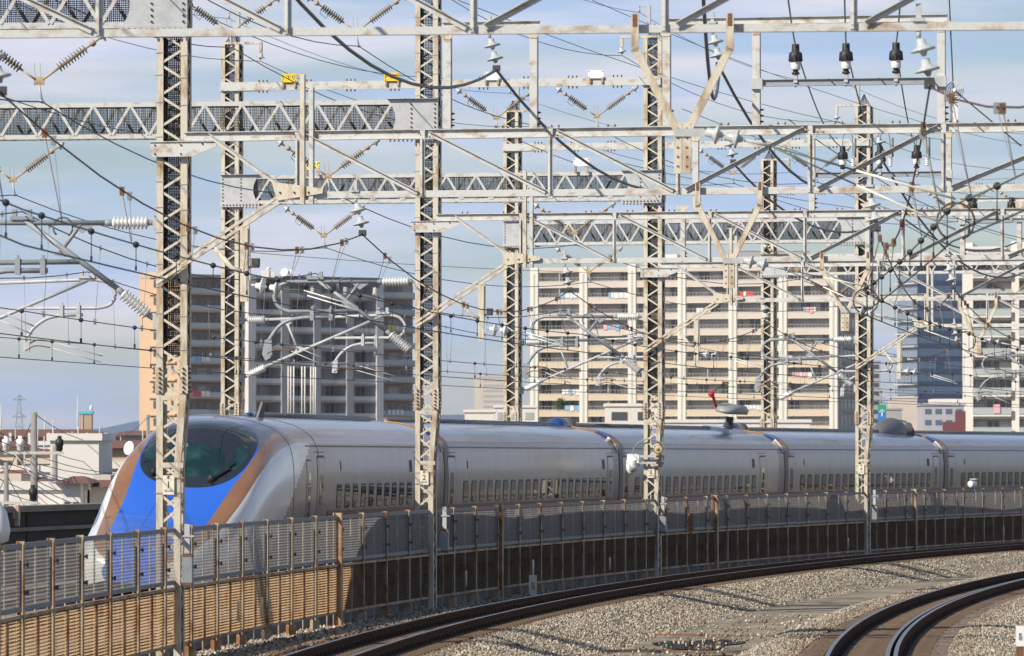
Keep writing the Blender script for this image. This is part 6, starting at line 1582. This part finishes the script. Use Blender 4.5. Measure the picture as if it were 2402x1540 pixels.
# ---- glass tower
D = 1800.; s_ = F / D; ang = -22
B = bld(2153, 0, D, ang, 'glass_office_tower', 'dark blue glass office tower between the two apartment blocks')
ztop = (1070 - 606) / s_; wd = (2300 - 2153) / s_ / math.cos(R_(22)); dep = (2153 - 2112) / s_ / math.sin(R_(22))
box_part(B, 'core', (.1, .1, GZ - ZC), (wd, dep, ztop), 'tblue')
FH = 29.6 / s_
for f in range(16):
    z1 = ztop - FH * f - .5
    for k in range(7):
        if (f * 7 + k) % 11 == 3: continue
        box_part(B, 'window', (.4 + k * (wd - .6) / 7 + .06, .04, z1 - FH * .62), (.4 + (k + 1) * (wd - .6) / 7 - .06, .098, z1 - .2), 'tblue2')
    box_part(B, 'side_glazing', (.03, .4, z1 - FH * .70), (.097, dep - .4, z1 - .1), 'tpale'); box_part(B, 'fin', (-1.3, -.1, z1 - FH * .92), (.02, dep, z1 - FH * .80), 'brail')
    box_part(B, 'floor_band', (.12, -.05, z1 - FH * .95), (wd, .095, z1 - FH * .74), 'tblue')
# ---- minor far buildings
def simple(x0, x1, ytop, D, name, label, m, depth=10, rows=0, colsn=0, wm='bglass', ybase=1100, ang=0):
    s_ = F / D; B = bld(x0, 0, D, ang, name, label); wd = (x1 - x0) / s_; zt = (HOR - ytop) / s_
    box_part(B, 'wall', (0, 0, GZ - ZC), (wd, depth, zt), m); box_part(B, 'parapet', (-.15, -.15, zt + .002), (wd + .15, depth, zt + .3), m)
    zb = (HOR - ybase) / s_
    for r in range(rows):
        z = zt - (zt - zb) * (r + .75) / rows
        for c in range(colsn): box_part(B, 'window', (wd * (c + .2) / colsn, -.06, z), (wd * (c + .8) / colsn, -.01, z + (zt - zb) / rows * .45), wm)
    return B
simple(1113, 1215, 886, 1900., 'hazy_beige_tower', 'pale hazy beige tower between the two apartment blocks', 'bpink', 14, 10, 1, 'bcurtain', 1010)
simple(1160, 1258, 957, 640., 'white_low_building', 'small bright white building low beside the hazy tower', 'bwhite', 10, 2, 3, 'bcurtain', 1030)
simple(1090, 1160, 968, 600., 'white_low_building', 'flat cream roof low to the right of mast 2', 'bcream', 10, 1, 3, 'bcurtain', 1030)
simple(1422, 1545, 954, 560., 'cream_roof_building', 'cream box-shaped building low in front of the cream block', 'bcream', 8, 2, 2, 'bglass', 1040)
simple(1300, 1422, 1000, 520., 'low_pink_building', 'low pinkish roofs behind the train, left of the cream box', 'bpink', 8, 1, 6, 'bwhite', 1040)
simple(1545, 1900, 992, 520., 'low_lilac_building', 'long low lilac-white roofs behind the train, near mast 3', 'bwhite', 8, 1, 12, 'bpink', 1035)
simple(2002, 2066, 850, 1150., 'grey_balcony_building', 'grey balcony building between the cream block and the tower', 'bgrey', 14, 9, 3, 'bglass', 1040)
simple(2078, 2116, 962, 900., 'grey_box_building', 'plain grey box building below the glass tower', 'bgrey', 10)
simple(2090, 2152, 935, 1300., 'pale_setback_building', 'pale setback building at the foot of the glass tower', 'bpink', 10)
B = simple(2165, 2262, 952, 700., 'white_annex', 'whitish annex building with a dull red base, right of the tower', 'blilac', 10, 3, 4, 'tblue2', 1030); s_ = F / 700.
box_part(B, 'red_base', (2.4, -.2, -2), ((2262 - 2165) / s_ + .1, -.16, (1070 - 990) / s_), 'redwall'); box_part(B, 'red_corner', ((2240 - 2165) / s_, -.24, -2), ((2262 - 2165) / s_ + .15, -.205, (1070 - 965) / s_), 'redwall'); box_part(B, 'upper_storey', ((2190 - 2165) / s_, 1, (1070 - 952) / s_), ((2262 - 2165) / s_, 9, (1070 - 936) / s_), 'bwhite')
q = px(2069, 968, 880.); t = tag(empty('roadside_sign', q), 'green and blue signboard with a white figure, near mast 4', 'sign'); box_part(t, 'upper_panel', (-.65, 0, .05), (.65, .2, 1.2), 'signgreen'); box_part(t, 'lower_panel', (-.65, 0, -1.3), (.65, .2, .045), 'signblue'); b = MB(); b.beam((0, -.05, .5), (0, -.05, -.6), .2, .04); b.beam((-.4, -.05, .1), (.35, -.05, .2), .16, .04); b.obj('mark', 'signwhite', t); box_part(t, 'pole', (-.15, .02, -8), (.15, .18, -1.3), 'bgrey')
simple(1715, 1900, 590, 1700., 'lilac_hall', 'pale lilac hall rising behind the roof of the cream block', 'bcurtain', 20)
# ---- town at the left edge
simple(-40, 200, 1150, 215., 'white_long_house', 'long low white wall at the bottom of the town, left of the nose', 'bwhite', 8, 0, 0)
simple(118, 232, 1034, 240., 'white_block_house', 'tall blank white house behind the concrete pole', 'bwhite', 8, 0, 0)
B = simple(200, 470, 1100, 250., 'balcony_house', 'cream house with a metal balcony, right of the white house', 'bcream', 8, 2, 5, 'bglass', 1190); s_ = F / 250.
for k in range(6): box_part(B, 'balcony_post', (1.0 + k * .62, -.7, -2.2), (1.05 + k * .62, -.65, -.95), 'brail')
box_part(B, 'balcony_rail', (.9, -.72, -.95), (4.4, -.63, -.88), 'brail'); box_part(B, 'balcony_floor', (.9, -.7, -2.4), (4.4, 0, -2.2), 'borange')
B = simple(-60, 118, 1108, 270., 'cream_house', 'cream house with small windows behind the poles at the left edge', 'bcream', 8, 2, 4, 'bglass', 1180)
B = simple(240, 420, 1090, 330., 'pale_flat_house', 'pale flat-roofed house behind the metal balcony', 'bpink', 8, 1, 3, 'bglass', 1150)
def roofed(x0, x1, yr, ye, D, label, wm='bbrown', dep=9, rows=0):
    s_ = F / D; B = bld(x0, 0, D, 0, 'tile_roofed_house', label); wd = (x1 - x0) / s_; zr = (HOR - yr) / s_; ze = (HOR - ye) / s_
    box_part(B, 'wall', (0, 0, GZ - ZC), (wd, dep, ze), wm)
    b = MB(); i_ = min(wd * .18, 2); b.add([(-.4, -.5, ze), (wd + .4, -.5, ze), (wd + .4, dep + .5, ze), (-.4, dep + .5, ze), (i_, dep / 2, zr), (wd - i_, dep / 2, zr)], [(0, 1, 5, 4), (1, 2, 5), (2, 3, 4, 5), (3, 0, 4), (3, 2, 1, 0)]); b.obj('roof', 'roofbrown', B)
    n_ = max(2, int(wd / 3))
    for r in range(rows):
        for c in range(n_): box_part(B, 'window', (wd * (c + .2) / n_, -.06, ze - 2.1 - r * 2.8), (wd * (c + .75) / n_, -.01, ze - .7 - r * 2.8), random.choice(('bglass', 'bcurtain')))
    return B
B = roofed(-60, 262, 1007, 1026, 430., 'long brown-roofed apartment row along the skyline at left', 'bbrown', 9, 3)
for k in range(7): box_part(B, 'stair_pier', (1.2 + k * 1.45, -.6, GZ - ZC), (1.4 + k * 1.45, -.01, (1070 - 1016) / (F / 430.)), 'bwhite')
roofed(262, 430, 1010, 1022, 480., 'dark brown low roof running behind the train nose at left', 'bgrey', 9, 2)
roofed(228, 392, 1033, 1052, 330., 'brown hipped roof behind the white house with the dish', 'bbrown', 9, 1)
roofed(-60, 40, 1035, 1050, 300., 'house with a yellowish eave at the left edge', 'btan', 8, 2)
roofed(60, 120, 1062, 1084, 310., 'small brown roof between the poles', 'bbrown', 8, 1)
roofed(270, 420, 1060, 1080, 360., 'reddish roof right of the hipped roof', 'bbrown', 8, 1)
D = 620.; s_ = F / D; B = bld(186, 0, D, 0, 'brown_stair_tower', 'brown stair tower with a cyan cap on the skyline'); box_part(B, 'wall', (0, 0, GZ - ZC), (1.35, 2, (1070 - 972) / s_), 'bbrown'); box_part(B, 'cyan_cap', (-.1, -.1, (1070 - 972) / s_ + .002), (1.45, 2, (1070 - 966) / s_), 'cyan'); b = MB(); b.lathe((1.25, .5, (1070 - 966) / s_), (0, 0, 1), [(0, .05), (.2, .16), (.5, .16), (.7, .05)], 10); b.obj('white_tank', 'bwhite', B); box_part(B, 'white_pipe', (.3, -.12, 2.2), (.36, -.06, 4.6), 'bwhite')
q = px(307, 1044, 239.); 
q = px(304, 1092, 238.); t = tag(empty('satellite_dish', px(308 - 1, 1053, 300.)), 'white dish antenna among the brown roofs at left', 'dish'); b = MB(); b.lathe((0, 0, 0), (-.9, -1, .25), [(0, .05), (.08, .25), (.16, .38), (.17, .36), (.1, .2), (.08, .02)], 14); b.obj('dish', 'bwhite', t); b = MB(); b.tube([(0, .1, -2.2), (0, .1, 0)], .05, 6); b.obj('mount', 'brail', t)
# dense small houses
rh = random.Random(21)
ORD = 'first second third fourth fifth sixth seventh eighth ninth tenth eleventh twelfth thirteenth fourteenth fifteenth sixteenth seventeenth eighteenth nineteenth twentieth twenty-first twenty-second twenty-third twenty-fourth twenty-fifth twenty-sixth twenty-seventh twenty-eighth twenty-ninth thirtieth'.split()
nfl = ntl = 0
for x in sorted(rh.uniform(-20, 430) for _ in range(42)):
    D = rh.uniform(212, 420); s_ = F / D; wpx = rh.uniform(22, 66); yt = 1046 + (420 - D) * .40 + rh.uniform(-8, 18)
    if rh.random() < .5:
        B = simple(x, x + wpx, yt, D, 'small_house', 'small pale flat-roofed town house, %s counted from the left edge' % ORD[nfl], rh.choice(('bwhite', 'bcream', 'bpink', 'blilac')), 6, 2, 2, 'bglass', yt + 75); nfl += 1
    else:
        B = roofed(x, x + wpx, yt - 4, yt + 12, D, 'small tile-roofed town house, %s counted from the left edge' % ORD[ntl], rh.choice(('bwhite', 'bcream', 'bpink')), 7, 2); ntl += 1
    B['group'] = 'crowded small town houses'
    if rh.random() < .6: b = MB(); b.tube([(1, 2, -1), (1, 2, (HOR - yt) / s_ + rh.uniform(.8, 2.4))], .035, 5); b.obj('aerial', 'brail', B)
# utility poles
def upole(x, ytop, ybot, D, r, label, arm=True):
    s_ = F / D; q = px(x, ytop, D); t = tag(empty('utility_pole', (q.x, q.y, GZ)), label, 'utility pole', 'concrete utility poles of the town'); h = q.z - GZ
    b = MB(); b.tube([(0, 0, 0), (0, 0, h)], [r * 1.25, r * .62], 12); b.obj('pole', 'slab', t)
    if arm:
        z = h - 95 / s_
        b = MB(); b.box((-1.05, -.12, z - .05), (1.05, -.02, z + .05)); b.obj('cross_arm', 'brail', t)
        for xx in (-.98, .02 - .5, .9): b = MB(); b.lathe((xx, -.07, z + .05), (0, 0, 1), [(0, .05), (.05, .12), (.2, .12), (.22, .15), (.42, .14), (.44, .08), (.55, .07)], 10); b.obj('insulator', 'signwhite' if xx < .5 else 'black', t)
        b = MB(); b.beam((-.7, -.1, z), (0, -.1, z - .9), .05, .05); b.obj('stay', 'brail', t)
        b = MB(); b.box((-.1, -.5, z - 3.2), (.5, -.2, z - 2.4)); b.obj('cable_box', 'black', t)
    return q
P1 = upole(80, 968, 1190, 200., .17, 'thick concrete utility pole with a cross arm, left of the train nose')
P2 = upole(129, 1045, 1190, 230., .16, 'second concrete utility pole just right of the thick one', False)
P3_ = upole(347, 974, 1190, 330., .15, 'utility pole peeping over the train nose before the orange wall', False)
P4 = upole(15, 1085, 1190, 190., .12, 'dark utility pole with boxes at the left edge', True)
rnd = random.Random(4)
tw = [((-30, 1003, 190), (430, 1085, 330), .8), ((-30, 1022, 190), (430, 1095, 300), .8), ((-30, 1045, 190), (430, 1070, 300), 1.0), ((-30, 1066, 190), (430, 1130, 260), .7), ((-30, 1090, 200), (420, 1122, 260), .5), ((-30, 1110, 200), (300, 1195, 250), .4), ((-30, 1140, 200), (260, 1195, 240), .3), ((82, 972, 200), (345, 980, 330), 1.2), ((0, 1180, 200), (300, 1150, 260), .4), ((85, 968, 200), (-20, 1190, 200), .0), ((-10, 1060, 200), (60, 1190, 210), .1)]
for k, ((a, b1, d1), (c, e, d2), sg) in enumerate(tw):
    run('town_wire', [px(a, b1, d1), px(c, e, d2)], sg, .016, 'wire', 'dark town wire strung across the white houses, number %s from the top' % ('one', 'two', 'three', 'four', 'five', 'six', 'seven', 'eight', 'nine', 'ten', 'eleven')[k], group='dark town wires')
M['bluewire'] = mat('blue_sleeved_wire', (.18, .36, .62), .5)
for k in range(5): run('sleeved_wire', [px(60 + 6 * k, 1092 + 14 * k, 200.), px(300 + 8 * k, 1122 + 13 * k, 240.)], .35 + .1 * k, .018, 'bluewire', 'blue sleeved wire beside the poles, %s down' % ('first', 'second', 'third', 'fourth', 'fifth')[k], 'wire', 'blue sleeved wires')
# pylon far away
D = 2600.; s_ = F / D; q = px(45, 925, D); h = q.z - GZ; t = tag(empty('power_pylon', (q.x, q.y, GZ)), 'distant lattice power pylon on the hazy skyline', 'pylon')
b = MB(); n_ = 12; ws = lambda z: 3.6 * (1 - z / h) ** 1.2 + .35
for i in range(n_):
    z0, z1 = h * i / n_, h * (i + 1) / n_; a, c = ws(z0), ws(z1)
    for sx_, sy_ in ((-1, -1), (1, -1), (1, 1), (-1, 1)): b.beam((a * sx_, a * sy_, z0), (c * sx_, c * sy_, z1), .2, .2, (.1, .9, .1))
    b.beam((-a, -a, z0), (c, -c, z1), .15, .15); b.beam((a, -a, z0), (-c, -c, z1), .15, .15)
b.obj('tower', 'galvdark', t)
for z in (.93, .72, .55): bb = MB(); bb.beam((-3.4 * (1.25 - z * .4), 0, h * z), (3.4 * (1.25 - z * .4), 0, h * z), .5, .4); bb.beam((-3.4 * (1.25 - z * .4), 0, h * z), (0, 0, h * z + 2), .3, .3); bb.beam((3.4 * (1.25 - z * .4), 0, h * z), (0, 0, h * z + 2), .3, .3); bb.obj('cross_arm', 'galvdark', t)
# far mast poles on the town skyline
for k, (x, yt, D_) in enumerate(((182, 925, 500), (105, 975, 480), (2, 950, 480))):
    q = px(x, yt, D_); b = MB(); b.tube([(0, 0, GZ - q.z), (0, 0, -(q.z - 4) * .55), (0, 0, 0)], [.12, .08, .03], 6); tag(b.obj('aerial_mast', 'brail', None, q), ('tall thin aerial', 'short aerial with a thick top', 'aerial at the extreme left edge')[k] + ' on the town skyline', 'aerial')
# hills, with the blue of hazy air mixed into their colour
M['hill'] = mat('haze_blue_hill', (.06, .13, .23), .95, var=.3, scale=.002)
b = MB(); D = 8200.; V = []; n_ = 200
for i in range(n_ + 1):
    x = -5200 + 10400 * i / n_; hh = 54 + 13 * math.sin(i * .21) + 7 * math.sin(i * .63 + 1) + 3 * math.sin(i * 1.7)
    V += [(x, D, -6), (x, D + 500, hh), (x, D + 1000, -6)]
b.add(V, [(3 * i + k, 3 * i + 3 + k, 3 * i + 4 + k, 3 * i + 1 + k) for i in range(n_) for k in range(2)], 0, True)
tag(b.obj('hills', 'hill'), kind='structure')
# ---- the air
hz = bpy.data.materials.new('haze_air'); hz.use_nodes = True; ht = hz.node_tree; ht.nodes.clear()
pv = ht.nodes.new('ShaderNodeVolumePrincipled'); pv.inputs['Color'].default_value = (.80, .87, 1.0, 1); pv.inputs['Density'].default_value = 7.0e-5; pv.inputs['Anisotropy'].default_value = 0.2
ho = ht.nodes.new('ShaderNodeOutputMaterial'); ht.links.new(pv.outputs[0], ho.inputs['Volume'])
b = MB(); b.box((-6000, -60, -7.5), (6000, 10200, 90)); o = b.obj('haze', hz); o['kind'] = 'stuff'; tag(o, 'pale haze in the air over the whole place', 'haze')
